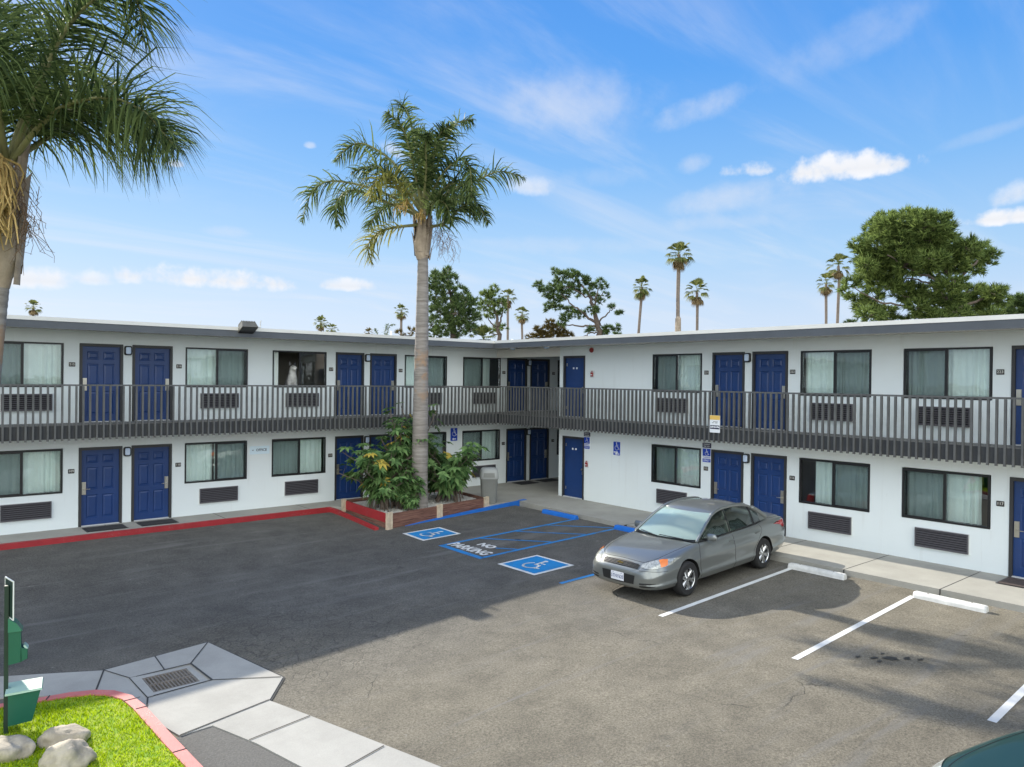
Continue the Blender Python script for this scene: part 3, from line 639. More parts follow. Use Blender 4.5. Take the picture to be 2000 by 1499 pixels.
def window_proto(kind):
    """A: screen on the left half, B: on the right, C: sash open on the left, D: curtain drawn short of the right jamb"""
    mb = MB(); frame_bars(mb, WW, WH, .042, -.012, .075); mb.box(-.03, .03, .0, .06, .042, WH - .042)
    sgn = -1 if kind in 'AD' else 1
    mb.box(min(sgn * .03, sgn * (WW / 2 - .042)), max(sgn * .03, sgn * (WW / 2 - .042)), .004, .022, .042, .066); mb.box(min(sgn * .03, sgn * (WW / 2 - .042)), max(sgn * .03, sgn * (WW / 2 - .042)), .004, .022, WH - .066, WH - .042)
    o = mb.build('window', MT['alum'], None)
    p = MB()
    if kind != 'C': p.box(-WW / 2 + .043, -.031, .044, .050, .043, WH - .043)
    p.box(.031, WW / 2 - .043, .030, .036, .043, WH - .043); p.build('pane', MT['glass'], o)
    s_ = MB()
    if kind != 'C':
        x0, x1 = sorted((sgn * .033, sgn * (WW / 2 - .045))); s_.poly([(x0, .012, .067), (x1, .012, .067), (x1, .012, WH - .067), (x0, .012, WH - .067)]); s_.build('insect_screen', MT['screen'], o)
    segs = [(.01, .15)] if kind == 'C' else [(.01, .99)]
    link('curtain', curtain_mesh(WW, WH, segs, ord(kind), MT['curtain']), o)
    return o
WP = {}
def put(o, wing, s, z, first=None):
    if wing == 'L': o.location = Vector((s, YL, z)) - BASE; o.rotation_euler = (0, 0, 0)
    else: o.location = Vector((XR, s, z)) - BASE; o.rotation_euler = (0, 0, R(-90))
    o.parent = root; return o
def window(kind, wing, s, z):
    if kind not in WP: WP[kind] = window_proto(kind); return put(WP[kind], wing, s, z)
    return put(dup(WP[kind], root), wing, s, z)
def wp2(kind, base_kind, segs):      # same window, curtain drawn differently
    o = window_proto(base_kind)
    for c in o.children:
        if c.name.startswith('curtain'): c.data = curtain_mesh(WW, WH, segs, 5 + len(WP), MT['curtain'])
    WP[kind] = o; o['pending'] = 1
    return o
def window2(kind, wing, s, z):
    o = WP[kind]; del o['pending']; return put(o, wing, s, z)
for a, c, k in LWIN:
    if a == 21.01: continue
    window('A' if k == 'D' else ('A' if k == 'C' else k), 'L', (a + c) / 2, ZL[2])
    if k == 'C': window('C', 'L', (a + c) / 2, ZU[2])
    elif k == 'D': wp2('D', 'A', [(.01, .80)]); window2('D', 'L', (a + c) / 2, ZU[2])
    else: window(k, 'L', (a + c) / 2, ZU[2])
for a, c, k in RWIN:
    s_ = (a + c) / 2
    if abs(s_ - 8.9) < .1: wp2('E', 'B', [(.19, .99)]); window2('E', 'R', s_, ZL[2])
    elif abs(s_ - 6.4) < .1: wp2('F', 'A', [(.01, .87)]); window2('F', 'R', s_, ZL[2])
    else: window(k, 'R', s_, ZL[2])
    window(k, 'R', s_, ZU[2])
window('B', 'L', 21.89, ZL[2]); window('B', 'L', 21.89, ZU[2])

CV = [curtain_mesh(WW, WH, sg_, 60 + i_, MT['curtain']) for i_, sg_ in enumerate(([(.01, .985)], [(.02, .47), (.50, .99)], [(.01, .97)], [(.035, .99)], [(.01, .56), (.555, .99)]))]
for i_, o_ in enumerate([o_ for o_ in root.children if o_.name.startswith('window')]):
    for c_ in o_.children:
        if c_.name.startswith('curtain') and c_.data not in (WP['C'].children[-1].data,) and not any(c_ in WP[k_].children for k_ in 'CDEF'): c_.data = CV[(i_ * 3) % 5]
# -- doors -----------------------------------------------------------
DW, DH = 1.02, 2.045
def door_proto(hs, plain=False):
    w = DW - .13; h = DH - .075; x0 = -w / 2
    mb = MB(); yf = .05
    px = [(-w / 2 + .12, -.05), (.05, w / 2 - .12)]; pz = [(.20, .80), (.94, 1.52), (1.63, 1.84)]
    ops = [] if plain else [(a, c, d, e) for a, c in px for d, e in pz]
    ss = sorted({-w / 2, w / 2, *[o[0] for o in ops], *[o[1] for o in ops]}); zz = sorted({.02, h, *[o[2] for o in ops], *[o[3] for o in ops]})
    for i in range(len(ss) - 1):
        for j in range(len(zz) - 1):
            cs, cz_ = (ss[i] + ss[i + 1]) / 2, (zz[j] + zz[j + 1]) / 2
            if any(o[0] < cs < o[1] and o[2] < cz_ < o[3] for o in ops): continue
            mb.poly([(ss[i], yf, zz[j]), (ss[i + 1], yf, zz[j]), (ss[i + 1], yf, zz[j + 1]), (ss[i], yf, zz[j + 1])])
    for a, c, d, e in ops:
        rings = []
        for ins, dy in ((0, 0), (.016, .016), (.028, .016), (.06, .004)):
            rings.append([(a + ins, yf + dy, d + ins), (c - ins, yf + dy, d + ins), (c - ins, yf + dy, e - ins), (a + ins, yf + dy, e - ins)])
        for r in range(3):
            for k in range(4): mb.poly([rings[r][k], rings[r][(k + 1) % 4], rings[r + 1][(k + 1) % 4], rings[r + 1][k]])
        mb.poly(rings[3])
    o = mb.build('door', MT['door'], None)
    f = MB(); t_ = .064
    f.box(-DW / 2, -DW / 2 + t_, -.016, .10, 0, DH); f.box(DW / 2 - t_, DW / 2, -.016, .10, 0, DH); f.box(-DW / 2 + t_, DW / 2 - t_, -.016, .10, DH - t_ - .01, DH); f.build('door_frame', MT['frame'], o)
    f = MB(); f.box(-DW / 2 + t_, DW / 2 - t_, -.03, .10, 0, .018); f.build('threshold', MT['sleeve'], o)
    hx = hs * (w / 2 - .062)
    f = MB()
    if plain:
        f.lathe([(0, -.055), (.022, -.055), (.03, -.04), (.026, -.02), (.012, -.012), (.03, -.008), (.03, 0)], 14, 'Y', (hx, yf, .98))
        for z in (.3, 1.75): f.box(-hx - .02, -hx + .02, yf - .012, yf - .002, z - .05, z + .05)
        f.box(hx - .012, hx + .012, yf - .008, yf, .80, .92)
    else:
        f.box(hx - .046, hx + .046, yf - .028, yf - .001, .82, 1.145); f.box(hx - .036, hx + .036, yf - .042, yf - .029, 1.04, 1.13); f.box(hx - .03, hx + .03, yf - .036, yf - .029, .84, .90)
        f.tube([(hx, yf - .03, .965), (hx, yf - .07, .965), (hx - hs * .03, yf - .075, .965), (hx - hs * .135, yf - .07, .962)], [.016, .013, .011, .009], 8)
    f.build('door_handle', MT['steel'], o, smooth=40)
    if plain:
        f = MB(); f.box(-.10, -.04, yf - .012, yf - .002, 1.60, 1.66); f.box(.05, .11, yf - .012, yf - .002, 1.60, 1.66); f.build('door_placard', MT['signwhite'], o)
    return o
DP = {}
def door(hs, wing, s, z, plain=False):
    k = (hs, plain)
    if k not in DP: DP[k] = door_proto(hs, plain); return put(DP[k], wing, s, z)
    return put(dup(DP[k], root), wing, s, z)
for i, (a, c) in enumerate(LDOOR):
    for z in (ZL[0] + .003, ZU[0] + .003): door(-1 if i % 2 == 0 else 1, 'L', (a + c) / 2, z)
for i, (a, c) in enumerate(RDOOR):
    for z in (ZL[0] + .003, ZU[0] + .003): door(1 if i in (0, 2, 4) else -1, 'R', (a + c) / 2, z, i == 0)

# -- balcony railings --------------------------------------------------
def railing(name, label, wing, s0, s1, n_ind, first):
    t_ = thing(name, label, 'railing', (17.11, 20.965, 2.30), 0, 'balcony railings')
    O = t_.location
    mb = MB()
    if wing == 'L': mb.box(-14 - O.x, 17.135 - O.x, -.022, .022, 1.355, 1.395)
    else: mb.box(-.032, .012, -12 - O.y, 20.94 - O.y, 1.355, 1.395)
    mb.build('top_rail', MT['rail'], t_)
    bm_ = MB(); hx_, hy_ = (.021, .030) if wing == 'L' else (.030, .021); bm_.box(-hx_, hx_, -hy_, hy_, .02, 1.353); me = bm_.mesh('baluster', MT['rail'])
    rest = MB(); k = 0; s = s0; stp = .1505 * (1 if s1 > s0 else -1)
    while (s < s1) if stp > 0 else (s > s1):
        x, y = ((s - O.x, 0.0) if wing == 'L' else (-.012, s - O.y))
        vis = first(s)
        if vis and k < n_ind: link('baluster', me, t_, (x, y, 0)); k += 1
        else: rest.box(x - .019, x + .019, y - .019, y + .019, .02, 1.353)
        s += stp
    if wing == 'R':
        s = s0 - .1505
        while s > -12:
            y = s - O.y; rest.box(-.031, .007, y - .019, y + .019, .02, 1.353); s -= .1505
    if rest.v: tag(rest.build('distant_balusters', MT['rail'], t_), kind='stuff')
    return t_
railing('balcony_railing', 'dark grey balcony railing along the wing behind the planter palm', 'L', -14, 17.08, 100, lambda s: s > 2.05)
railing('balcony_railing', 'dark grey balcony railing above the silver car', 'R', 4.6, 20.9, 100, lambda s: True)
# ================================================================== fixtures on the walls
def world(wing, s, z, out=0.0): return (s, YL - out, z) if wing == 'L' else (XR - out, s, z)
RZ = {'L': 0.0, 'R': R(-90)}
def place(proto, wing, s, z, label, cat=None, out=0.0):
    o = proto if 'used' not in PROTO[proto.name] else dup(proto)
    PROTO[proto.name].add('used'); o.location = world(wing, s, z, out); o.rotation_euler = (0, 0, RZ[wing]); o['label'] = label
    return o
PROTO = {}
# room air conditioners
ac = thing('air_conditioner', '', 'air conditioner', group='air conditioner grilles under the room windows'); PROTO[ac.name] = set()
b = MB(); w, h = 1.075, .415
b.box(-w / 2 - .012, w / 2 + .012, -.022, .0, -.012, h + .012); b.build('sleeve', MT['sleeve'], ac)
b = MB(); frame_bars(b, w, h, .022, -.062, -.023); b.box(-w / 2 + .02, w / 2 - .02, -.028, -.0235, .02, h - .02, 1)
n_ = 8
for k in range(n_):
    z = .034 + (h - .07) * k / (n_ - 1)
    b.hexa([(-w / 2 + .022, -.058, z - .012), (w / 2 - .022, -.058, z - .012), (w / 2 - .022, -.030, z + .010), (-w / 2 + .022, -.030, z + .010), (-w / 2 + .022, -.058, z - .006), (w / 2 - .022, -.058, z - .006), (w / 2 - .022, -.030, z + .016), (-w / 2 + .022, -.030, z + .016)])
b.build('louver_grille', [MT['grille'], MT['dark']], ac)
ACS = [('L', 2.86, 0, 'leftmost dark louvered air conditioner grille on the ground floor, cut by the frame'), ('L', 7.565, 0, 'dark air conditioner grille under the ground floor window left of the OFFICE sign'), ('L', 10.085, 0, 'dark air conditioner grille under the ground floor window right of the OFFICE sign'), ('L', 17.26, 0, 'dark air conditioner grille low on the wall behind the rubbish bin and right shrub'),
       ('L', 2.86, 1, 'dark air conditioner grille behind the railing below the leftmost upper window'), ('L', 7.565, 1, 'dark air conditioner grille behind the railing, upper floor above the OFFICE sign to its left'), ('L', 10.085, 1, 'dark air conditioner grille behind the railing under the window with the dog'), ('L', 14.78, 1, 'dark air conditioner grille behind the railing, half hidden by the palm trunk'), ('L', 17.26, 1, 'dark air conditioner grille behind the railing nearest the inner corner of the wings'),
       ('R', 13.735, 0, 'dark air conditioner grille on the wall just above the silver car roof'), ('R', 8.965, 0, 'dark air conditioner grille under the ground floor window with a gap beside its curtain'), ('R', 6.445, 0, 'rightmost dark air conditioner grille on the ground floor, nearest the viewer'),
       ('R', 13.735, 1, 'dark air conditioner grille behind the right railing, left of the yellow and white notice'), ('R', 8.965, 1, 'dark air conditioner grille behind the right railing beside the door of room 222'), ('R', 6.445, 1, 'dark air conditioner grille behind the right railing under the window of room 223')]
for wg, s, u, lb in ACS: place(ac, wg, s, 3.025 if u else .318, lb)
# wall lamps
lp = thing('wall_lamp', '', 'wall lamp', group='wall lamps between the door pairs'); PROTO[lp.name] = set()
def roundrect(w, h, r, n=5):
    pts = []
    for cx_, cz_, a0 in ((w / 2 - r, h / 2 - r, 0), (-w / 2 + r, h / 2 - r, 90), (-w / 2 + r, -h / 2 + r, 180), (w / 2 - r, -h / 2 + r, 270)):
        for k in range(n + 1): a = R(a0 + 90 * k / n); pts.append((cx_ + r * math.cos(a), cz_ + r * math.sin(a)))
    return pts
def rr_solid(mb, w, h, r, y0, y1, mi=0, bev=.0, zc=0.0):
    A = [(x, y0, z + zc) for x, z in roundrect(w, h, r)]; B_ = [(x, y1 + (bev if bev else 0), z + zc) for x, z in roundrect(w, h, r)]
    rows = [A, B_]
    if bev: rows.append([(x, y1, z + zc) for x, z in roundrect(w - 2 * bev, h - 2 * bev, max(r - bev, .004))])
    mb.grid(rows, mi, True); mb.poly(rows[-1], mi)
b = MB(); rr_solid(b, .185, .25, .05, 0, -.075, 0, .02); b.build('lamp_housing', MT['black'], lp)
b = MB(); rr_solid(b, .125, .185, .035, -.07, -.105, 0, .018); b.build('diffuser', MT['diff'], lp)
for wg, s, u, lb in [('L', 5.14, 0, 'small black wall lamp between the two leftmost ground floor doors'), ('L', 12.345, 0, 'small black wall lamp behind the tall shrub, ground floor'), ('L', 19.45, 0, 'small wall lamp between the dark doors inside the ground floor breezeway'), ('R', 11.28, 0, 'small black wall lamp above the silver car, ground floor'),
                     ('L', 5.14, 1, 'small black wall lamp between the two leftmost upper doors'), ('L', 12.345, 1, 'small black wall lamp between the upper doors left of the palm trunk'), ('L', 19.45, 1, 'small wall lamp between the dark doors of the upper breezeway'), ('R', 11.28, 1, 'small black wall lamp between the two upper doors above the yellow and white notice')]:
    place(lp, wg, s, 4.59 if u else 1.895, lb)
# room number plaques
def plaque(num, wg, s, z, where):
    t_ = thing('room_number', 'small dark plaque with room number %s %s' % (num, where), 'number plaque', world(wg, s, z), RZ[wg], 'room number plaques')
    mb = MB(); rr_solid(mb, .145, .112, .012, 0, -.012, 0, .003); mb.build('plate', MT['plaque'], t_)
    mb = MB(); text_into(mb, num, .082, Matrix.Translation((0, -.0135, 0)) @ Matrix.Rotation(R(90), 4, 'X'), 0, 1.0, .001); mb.build('digits', MT['cream'], t_)
for num, wg, s, z, where in [('109', 'L', 3.835, 1.455, 'left of the first ground floor door'), ('110', 'L', 6.445, 1.455, 'right of the second ground floor door'), ('111', 'L', 11.055, 1.455, 'left of the door behind the planter'), ('113', 'L', 18.20, 1.50, 'left of the breezeway door'), ('114', 'L', 20.78, 1.50, 'deep in the breezeway'),
                             ('215', 'L', 3.835, 4.195, 'left of the first balcony door'), ('216', 'L', 6.445, 4.195, 'right of the second balcony door'), ('217', 'L', 11.055, 4.195, 'beside the window with the dog'), ('218', 'L', 13.63, 4.195, 'left of the palm trunk'), ('219', 'L', 18.19, 4.195, 'left of the upper breezeway door'), ('220', 'L', 20.78, 4.195, 'deep in the upper breezeway'),
                             ('115', 'R', 12.575, 1.495, 'below the parking only sign'), ('116', 'R', 9.97, 1.51, 'above the car boot'), ('117', 'R', 5.33, 1.475, 'near the right edge of the photo'),
                             ('221', 'R', 12.595, 4.19, 'left of the balcony door pair'), ('222', 'R', 9.995, 4.21, 'right of the balcony door pair'), ('223', 'R', 5.365, 4.205, 'near the right edge on the balcony')]:
    plaque(num, wg, s, z, where)
# signs
VM = Matrix.Rotation(R(90), 4, 'X')
def sign(name, label, wg, s, z, out=0.0): return thing(name, label, 'sign', world(wg, s, z, out), RZ[wg])
def vt(x, y, z): return Matrix.Translation((x, y, z)) @ VM
def arrow(mb, x, z, y, L, mi, d=-1):
    mb.poly([(x - d * L / 2, y, z - .016), (x + d * L * .15, y, z - .016), (x + d * L * .15, y, z + .016), (x - d * L / 2, y, z + .016)], mi)
    mb.poly([(x + d * L * .10, y, z - .045), (x + d * L / 2, y, z), (x + d * L * .10, y, z + .045)], mi)
t = sign('office_sign', 'pale sign reading OFFICE with a left arrow between two ground floor windows', 'L', 8.76, 1.745)
b = MB(); rr_solid(b, .60, .24, .01, 0, -.012, 0, .002); b.build('sign_plate', MT['paleblue'], t)
b = MB(); text_into(b, 'OFFICE', .108, vt(.05, -.014, 0), 0, .95, .002); b.poly([(-.235, -.014, 0), (-.195, -.014, .022), (-.195, -.014, -.022)]); b.build('lettering', MT['signnavy'], t)
t = sign('accessible_sign', 'blue wheelchair sign with a left arrow on the wall behind the planter', 'L', 15.89, 1.935)
b = MB(); rr_solid(b, .30, .46, .02, 0, -.01, 0, .002); b.build('sign_plate', MT['signblue'], t)
b = MB(); isa(b, vt(0, -.012, .075), 0, .30); arrow(b, 0, -.165, -.012, .17, 0); b.build('symbol', MT['signwhite'], t)
t = sign('accessible_sign', 'blue wheelchair sign with a two way arrow alone on the blank wall', 'R', 15.905, 1.80)
b = MB(); rr_solid(b, .275, .42, .02, 0, -.01, 0, .002); b.build('sign_plate', MT['signblue'], t)
b = MB(); isa(b, vt(0, -.012, .07), 0, .27); arrow(b, -.02, -.115, -.012, .19, 0, 1); arrow(b, .02, -.168, -.012, .19, 0, -1); b.build('symbol', MT['signwhite'], t)
def parking_sign(s, z, label, top):
    t_ = sign('parking_sign', label, 'R', s, z)
    mb = MB(); rr_solid(mb, .285, .40, .015, 0, -.010, 0, .002, -.075); mb.build('sign_plate', MT['signwhite'], t_)
    mb = MB(); rr_solid(mb, .26, .205, .008, -.011, -.013, 0, 0, .012); rr_solid(mb, .26, .095, .008, -.011, -.013, 0, 0, -.215); mb.build('blue_panel', MT['signblue'], t_)
    mb = MB(); isa(mb, vt(0, -.015, .015), 0, .19); text_into(mb, 'ONLY', .078, vt(0, -.015, -.215), 0, 1.0, .001); mb.build('symbol', MT['signwhite'], t_)
    mb = MB(); text_into(mb, 'PARKING', .056, vt(0, -.0125, -.130), 0, 1.0, .001); mb.build('lettering', MT['signblue'], t_)
    mb = MB(); rr_solid(mb, .285, .135, .008, 0, -.012, 0, .002, .208); mb.build('fine_plate', MT['signnavy'], t_)
    mb = MB()
    for q, (tx, sz) in enumerate(top): text_into(mb, tx, sz, vt(0, -.0145, .236 - .056 * q), 0, 1.0, .0005)
    mb.build('fine_lettering', MT['signwhite'], t_)
parking_sign(12.55, 1.94, 'wheelchair PARKING ONLY sign with black top plate above room plaque 115', (('MINIMUM', .048), ('FINE $250', .048)))
parking_sign(17.205, 1.955, 'wheelchair PARKING ONLY sign with black top plate beside the plain blue storage door', (('MINIMUM', .048), ('FINE $250', .048)))
t = thing('balcony_notice', 'yellow and white notice with a navy band fixed to the right railing', 'sign', (17.072, 11.785, 2.81), R(-90))
b = MB(); rr_solid(b, .32, .46, .006, .0, -.006); b.build('sign_plate', MT['signwhite'], t)
b = MB(); rr_solid(b, .315, .115, .004, -.007, -.009, 0, 0, .17); b.build('yellow_band', MT['yellow'], t)
b = MB(); rr_solid(b, .29, .10, .004, -.007, -.009, 0, 0, -.085); b.build('navy_band', MT['signnavy'], t)
b = MB()
for k, x in enumerate((-.115, -.075, -.035, .005, .045, .085, .118)): b.box(x - .014, x + .014, -.012, -.010, -.105 + (k % 3) * .006, -.062 + (k % 2) * .008)
b.build('worn_lettering', MT['signwhite'], t)
b = MB()
for x, z, w in ((.02, .06, .14), (-.06, .03, .05), (.04, .03, .07)): b.box(x - w / 2, x + w / 2, -.008, -.0065, z - .006, z + .006)
b.build('faded_lettering', MT['plaque'], t)
# alarm devices
for s, z, lb in ((17.20, 1.19, 'small red fire alarm pull box beside the ground floor storage door'), (17.0, 4.14, 'small red fire alarm pull box beside the upper storage door')):
    t = thing('fire_alarm_box', lb, 'alarm box', world('R', s, z), RZ['R'], 'fire alarm pull boxes')
    b = MB(); rr_solid(b, .17, .22, .012, 0, -.015, 0, .003); b.build('back_plate', MT['sleeve'], t)
    b = MB(); rr_solid(b, .10, .14, .012, -.012, -.05, 0, .008, -.012); b.box(-.025, .025, -.03, -.012, .075, .105); b.build('pull_box', MT['red'], t)
    b = MB(); b.box(-.035, .035, -.058, -.051, -.035, -.012); b.build('pull_handle', MT['signwhite'], t)
t = thing('alarm_bell', 'round dark red alarm bell high under the eaves by the upper storage door', 'alarm bell', world('R', 17.025, 4.92), RZ['R'])
b = MB(); b.lathe([(0, -.085), (.03, -.083), (.07, -.065), (.085, -.03), (.085, -.02), (.03, 0)], 20, 'Y'); b.build('gong', MT['red'], t, smooth=50)
b = MB(); b.box(-.05, .05, -.02, 0, -.05, .05); b.build('back_box', MT['red'], t)
for x, y, lb in ((17.25, 18.6, 'small round ceiling light under the eaves above the upper storage door'), (17.25, 20.35, 'ornate glass ceiling light under the eaves at the inner corner')):
    t = thing('ceiling_light', lb, 'ceiling light', (x, y, 5.06), 0, 'ceiling lights under the eaves')
    b = MB(); b.lathe([(.11, 0), (.11, -.02), (.02, -.022)], 18); b.build('light_base', MT['white'], t, smooth=40)
    b = MB(); b.lathe([(.10, -.02), (.095, -.05), (.06, -.075), (0, -.08)], 18); b.build('diffuser', MT['diff'], t, smooth=60)
# doormats
for wg, s, o_, z, w, d, m, lb in [('L', 4.515, .56, .0, .95, .62, 'mat', 'dark doormat in front of the leftmost ground floor door'), ('L', 5.77, .56, .0, .92, .62, 'mat', 'dark doormat in front of the second ground floor door from the left'), ('L', 18.9, .5, .0, .9, .6, 'mat', 'dark doormat at the first breezeway door'), ('L', 20.1, .5, .0, .9, .6, 'mat', 'dark doormat at the second breezeway door'), ('R', 4.65, .45, .0, 1.0, .75, 'matbrown', 'brown doormat at the right edge of the photo')]:
    t = tag(empty('doormat', world(wg, s, z, o_), RZ[wg]), lb, 'doormat', 'doormats outside the rooms')
    b = MB(); b.box(-w / 2, w / 2, -d / 2, d / 2, .001, .012); b.build('rubber_edge', MT['black'], t)
    b = MB(); b.box(-w / 2 + .03, w / 2 - .03, -d / 2 + .03, d / 2 - .03, .0121, .02); b.build('pile', MT[m], t)
# floodlight on the roof edge
t = thing('floodlight', 'ribbed floodlight on the roof edge left of the dog window', 'floodlight', (7.85, 20.72, 5.30))
M = Matrix.Translation((0, -.06, .0)) @ Matrix.Rotation(R(-24), 4, 'X') @ Matrix.Scale(1.12, 4)
b = MB(); b.hexa([M @ Vector(p) for p in ((-.20, -.20, -.09), (.20, -.20, -.09), (.20, .20, -.09), (-.20, .20, -.09), (-.17, -.15, .06), (.17, -.15, .06), (.17, .15, .06), (-.17, .15, .06))])
for k in range(9):
    x = -.16 + .04 * k; b.hexa([M @ Vector(p) for p in ((x - .006, -.16, .055), (x + .006, -.16, .055), (x + .006, .16, .055), (x - .006, .16, .055), (x - .006, -.12, .12), (x + .006, -.12, .12), (x + .006, .12, .12), (x - .006, .12, .12))])
b.build('lamp_housing', mat('flood_bronze', (.20, .185, .15), .5, metal=.4, var=.2), t)
b = MB(); b.hexa([M @ Vector(p) for p in ((-.18, -.18, -.10), (.18, -.18, -.10), (.18, .18, -.10), (-.18, .18, -.10), (-.18, -.18, -.091), (.18, -.18, -.091), (.18, .18, -.091), (-.18, .18, -.091))]); b.build('lens', MT['alum'], t)
b = MB(); b.tube([(.20, .02, .02), (.34, .06, .03), (.46, .10, .0)], .018, 8); b.tube([(.44, .12, 0), (.44, .12, .16), (.46, .12, .22)], .022, 8); b.build('conduit', MT['sleeve'], t, smooth=60)
for x, y, h, lb in ((13.5, 22.4, .26, 'small white vent pipe on the roof behind the palm trunk'), (18.6, 22.0, .18, 'short white vent pipe on the roof at the inner corner')):
    t = thing('roof_vent', lb, 'vent pipe', (x, y, 5.30), 0, 'vent pipes on the roof'); b = MB(); b.tube([(0, 0, 0), (0, 0, h)], .04, 10); b.build('vent_pipe', MT['white'], t, smooth=40)
    b = MB(); b.lathe([(.09, 0), (.05, .05), (.05, .08)], 12); b.build('flashing', MT['sleeve'], t, smooth=40)
# dog at the open window
t = thing('dog', 'grey and white husky looking out of the open upper window', 'dog', (9.90, 22.33, 3.12)); t.scale = (1.1, 1.1, 1.1)
def skinned(name, pts, edges, radii, m, parent, sub=2, off=(0, 0, 0), rot=0):
    me = bpy.data.meshes.new(name); me.from_pydata(pts, edges, []); o = bpy.data.objects.new(name, me); col.objects.link(o)
    sk = o.modifiers.new('skin', 'SKIN'); sv_ = me.skin_vertices[0].data if me.skin_vertices else None
    if sv_ is None:
        bm_ = bmesh.new(); bm_.from_mesh(me); bm_.verts.layers.skin.verify(); bm_.to_mesh(me); bm_.free(); sv_ = me.skin_vertices[0].data
    for i, r in enumerate(radii): sv_[i].radius = (r, r) if not hasattr(r, '__len__') else r
    sv_[0].use_root = True; sb = o.modifiers.new('sub', 'SUBSURF'); sb.levels = sub
    bpy.context.view_layer.update(); nm = bpy.data.meshes.new_from_object(o.evaluated_get(bpy.context.evaluated_depsgraph_get())); bpy.data.objects.remove(o)
    nm.materials.clear(); nm.materials.append(m); nm.polygons.foreach_set('use_smooth', [True] * len(nm.polygons))
    return link(name, nm, parent, off, rot)
def furmat():
    m = bpy.data.materials.new('husky_fur'); m.use_nodes = True; t_ = m.node_tree; b_ = t_.nodes['Principled BSDF']; oc = nd(t_, 'ShaderNodeTexCoord').outputs['Object']
    s_ = nd(t_, 'ShaderNodeSeparateXYZ'); t_.links.new(oc, s_.inputs[0])
    f = smooth(t_, mth(t_, 'ADD', s_.outputs['Y'], mth(t_, 'MULTIPLY', mth(t_, 'SUBTRACT', noise(t_, oc, 14, 3), .5), .15)), -.16, .02)
    c = mixc(t_, f, (.80, .79, .76), (.16, .16, .17)); t_.links.new(c, b_.inputs['Base Color']); b_.inputs['Roughness'].default_value = .9; return m
fur = furmat()
body = skinned('body', [(0, .32, .22), (0, .16, .42), (0, .02, .66), (0, -.03, .86), (0, -.08, 1.0), (0, -.19, .99), (0, -.29, .955), (-.09, -.03, .60), (-.10, -.05, .30), (-.10, -.08, .04), (.09, -.03, .60), (.10, -.05, .30), (.10, -.08, .04), (-.12, .26, .10), (-.13, .02, .05), (.12, .26, .10), (.13, .02, .05)],
               [(0, 1), (1, 2), (2, 3), (3, 4), (4, 5), (5, 6), (2, 7), (7, 8), (8, 9), (2, 10), (10, 11), (11, 12), (0, 13), (13, 14), (0, 15), (15, 16)],
               [.15, .16, .155, .11, .115, .075, .042, .075, .05, .045, .075, .05, .045, .10, .055, .10, .055], fur, t)
b = MB()
for s_ in (-1, 1):
    i = [(s_ * .035, -.05, 1.08), (s_ * .10, -.03, 1.06), (s_ * .075, .03, 1.06)]; tip = (s_ * .085, -.03, 1.20)
    for k in range(3): b.poly([i[k], i[(k + 1) % 3], tip])
b.build('ears', mat('ear_fur', (.14, .14, .15), .9), t)
b = MB(); b.lathe([(0, .02), (.018, .012), (.022, 0), (.012, -.014), (0, -.018)], 10, 'Z', (0, -.325, .965))
for s_ in (-1, 1): b.lathe([(0, .014), (.013, .006), (.013, -.006), (0, -.014)], 8, 'Z', (s_ * .05, -.185, 1.03))
b.build('eyes_and_nose', MT['black'], t, smooth=180)

# ================================================================== planter
t = thing('wooden_planter', 'low redwood planter of stacked boards with pale corner posts', 'planter', (10.74, 17.83, -.2))
O = t.location
C4 = [Vector((10.88, 20.66)), Vector((10.72, 17.86)), Vector((14.60, 18.46)), Vector((14.86, 20.95))]
mid = C4[1].lerp(C4[2], .49)
def board(p, q, z0, z1, m='wood', name='board', th=.045):
    mb = MB(); p3 = Vector((p.x - O.x, p.y - O.y, 0)); q3 = Vector((q.x - O.x, q.y - O.y, 0)); d = (q3 - p3).normalized(); n = Vector((-d.y, d.x, 0)) * th
    mb.hexa([v + Vector((0, 0, z - O.z)) for z in (z0, z1) for v in (p3, q3, q3 + n, p3 + n)]); return mb.build(name, MT[m], t)
for p, q, dz_ in ((C4[0], C4[1], 0), (C4[1], mid, 0), (mid, C4[2], .02), (C4[2], C4[3], .02), (C4[3], C4[0], .02)):
    for k in range(2):
        m = 'curbred' if (p is C4[0] and k == 1) else 'wood'
        bo = board(p, q, -.30 + .255 * k + dz_, -.05 + .255 * k + dz_, m)
        if m == 'curbred': bo['label'] = 'upper side board painted dark red'
for p, n in ((C4[1], 2), (mid, 2), (C4[2], 2), (C4[0], 2)):
    d = (C4[2] - C4[1]).normalized() if p is not C4[0] else (C4[1] - C4[0]).normalized(); nn = Vector((d.y, -d.x))
    for k in range(n):
        c = p + d * (.10 * k - (.05 if p is not C4[1] else .02)) + nn * .03; mb = MB()
        Mx = Matrix.Translation((c.x - O.x, c.y - O.y, 0)) @ Matrix.Rotation(math.atan2(d.y, d.x), 4, 'Z')
        mb.box(-.044, .044, -.03, .05, -.12, .445 + .012 * k, 0, Mx); mb.build('post', MT['post'], t)
b = MB(); b.poly([(p.x - O.x, p.y - O.y, .33) for p in (C4[1] + Vector((.05, .05)), C4[2] + Vector((-.05, .05)), C4[3] + Vector((-.05, -.05)), C4[0] + Vector((.05, -.05)))])
rg = random.Random(11)
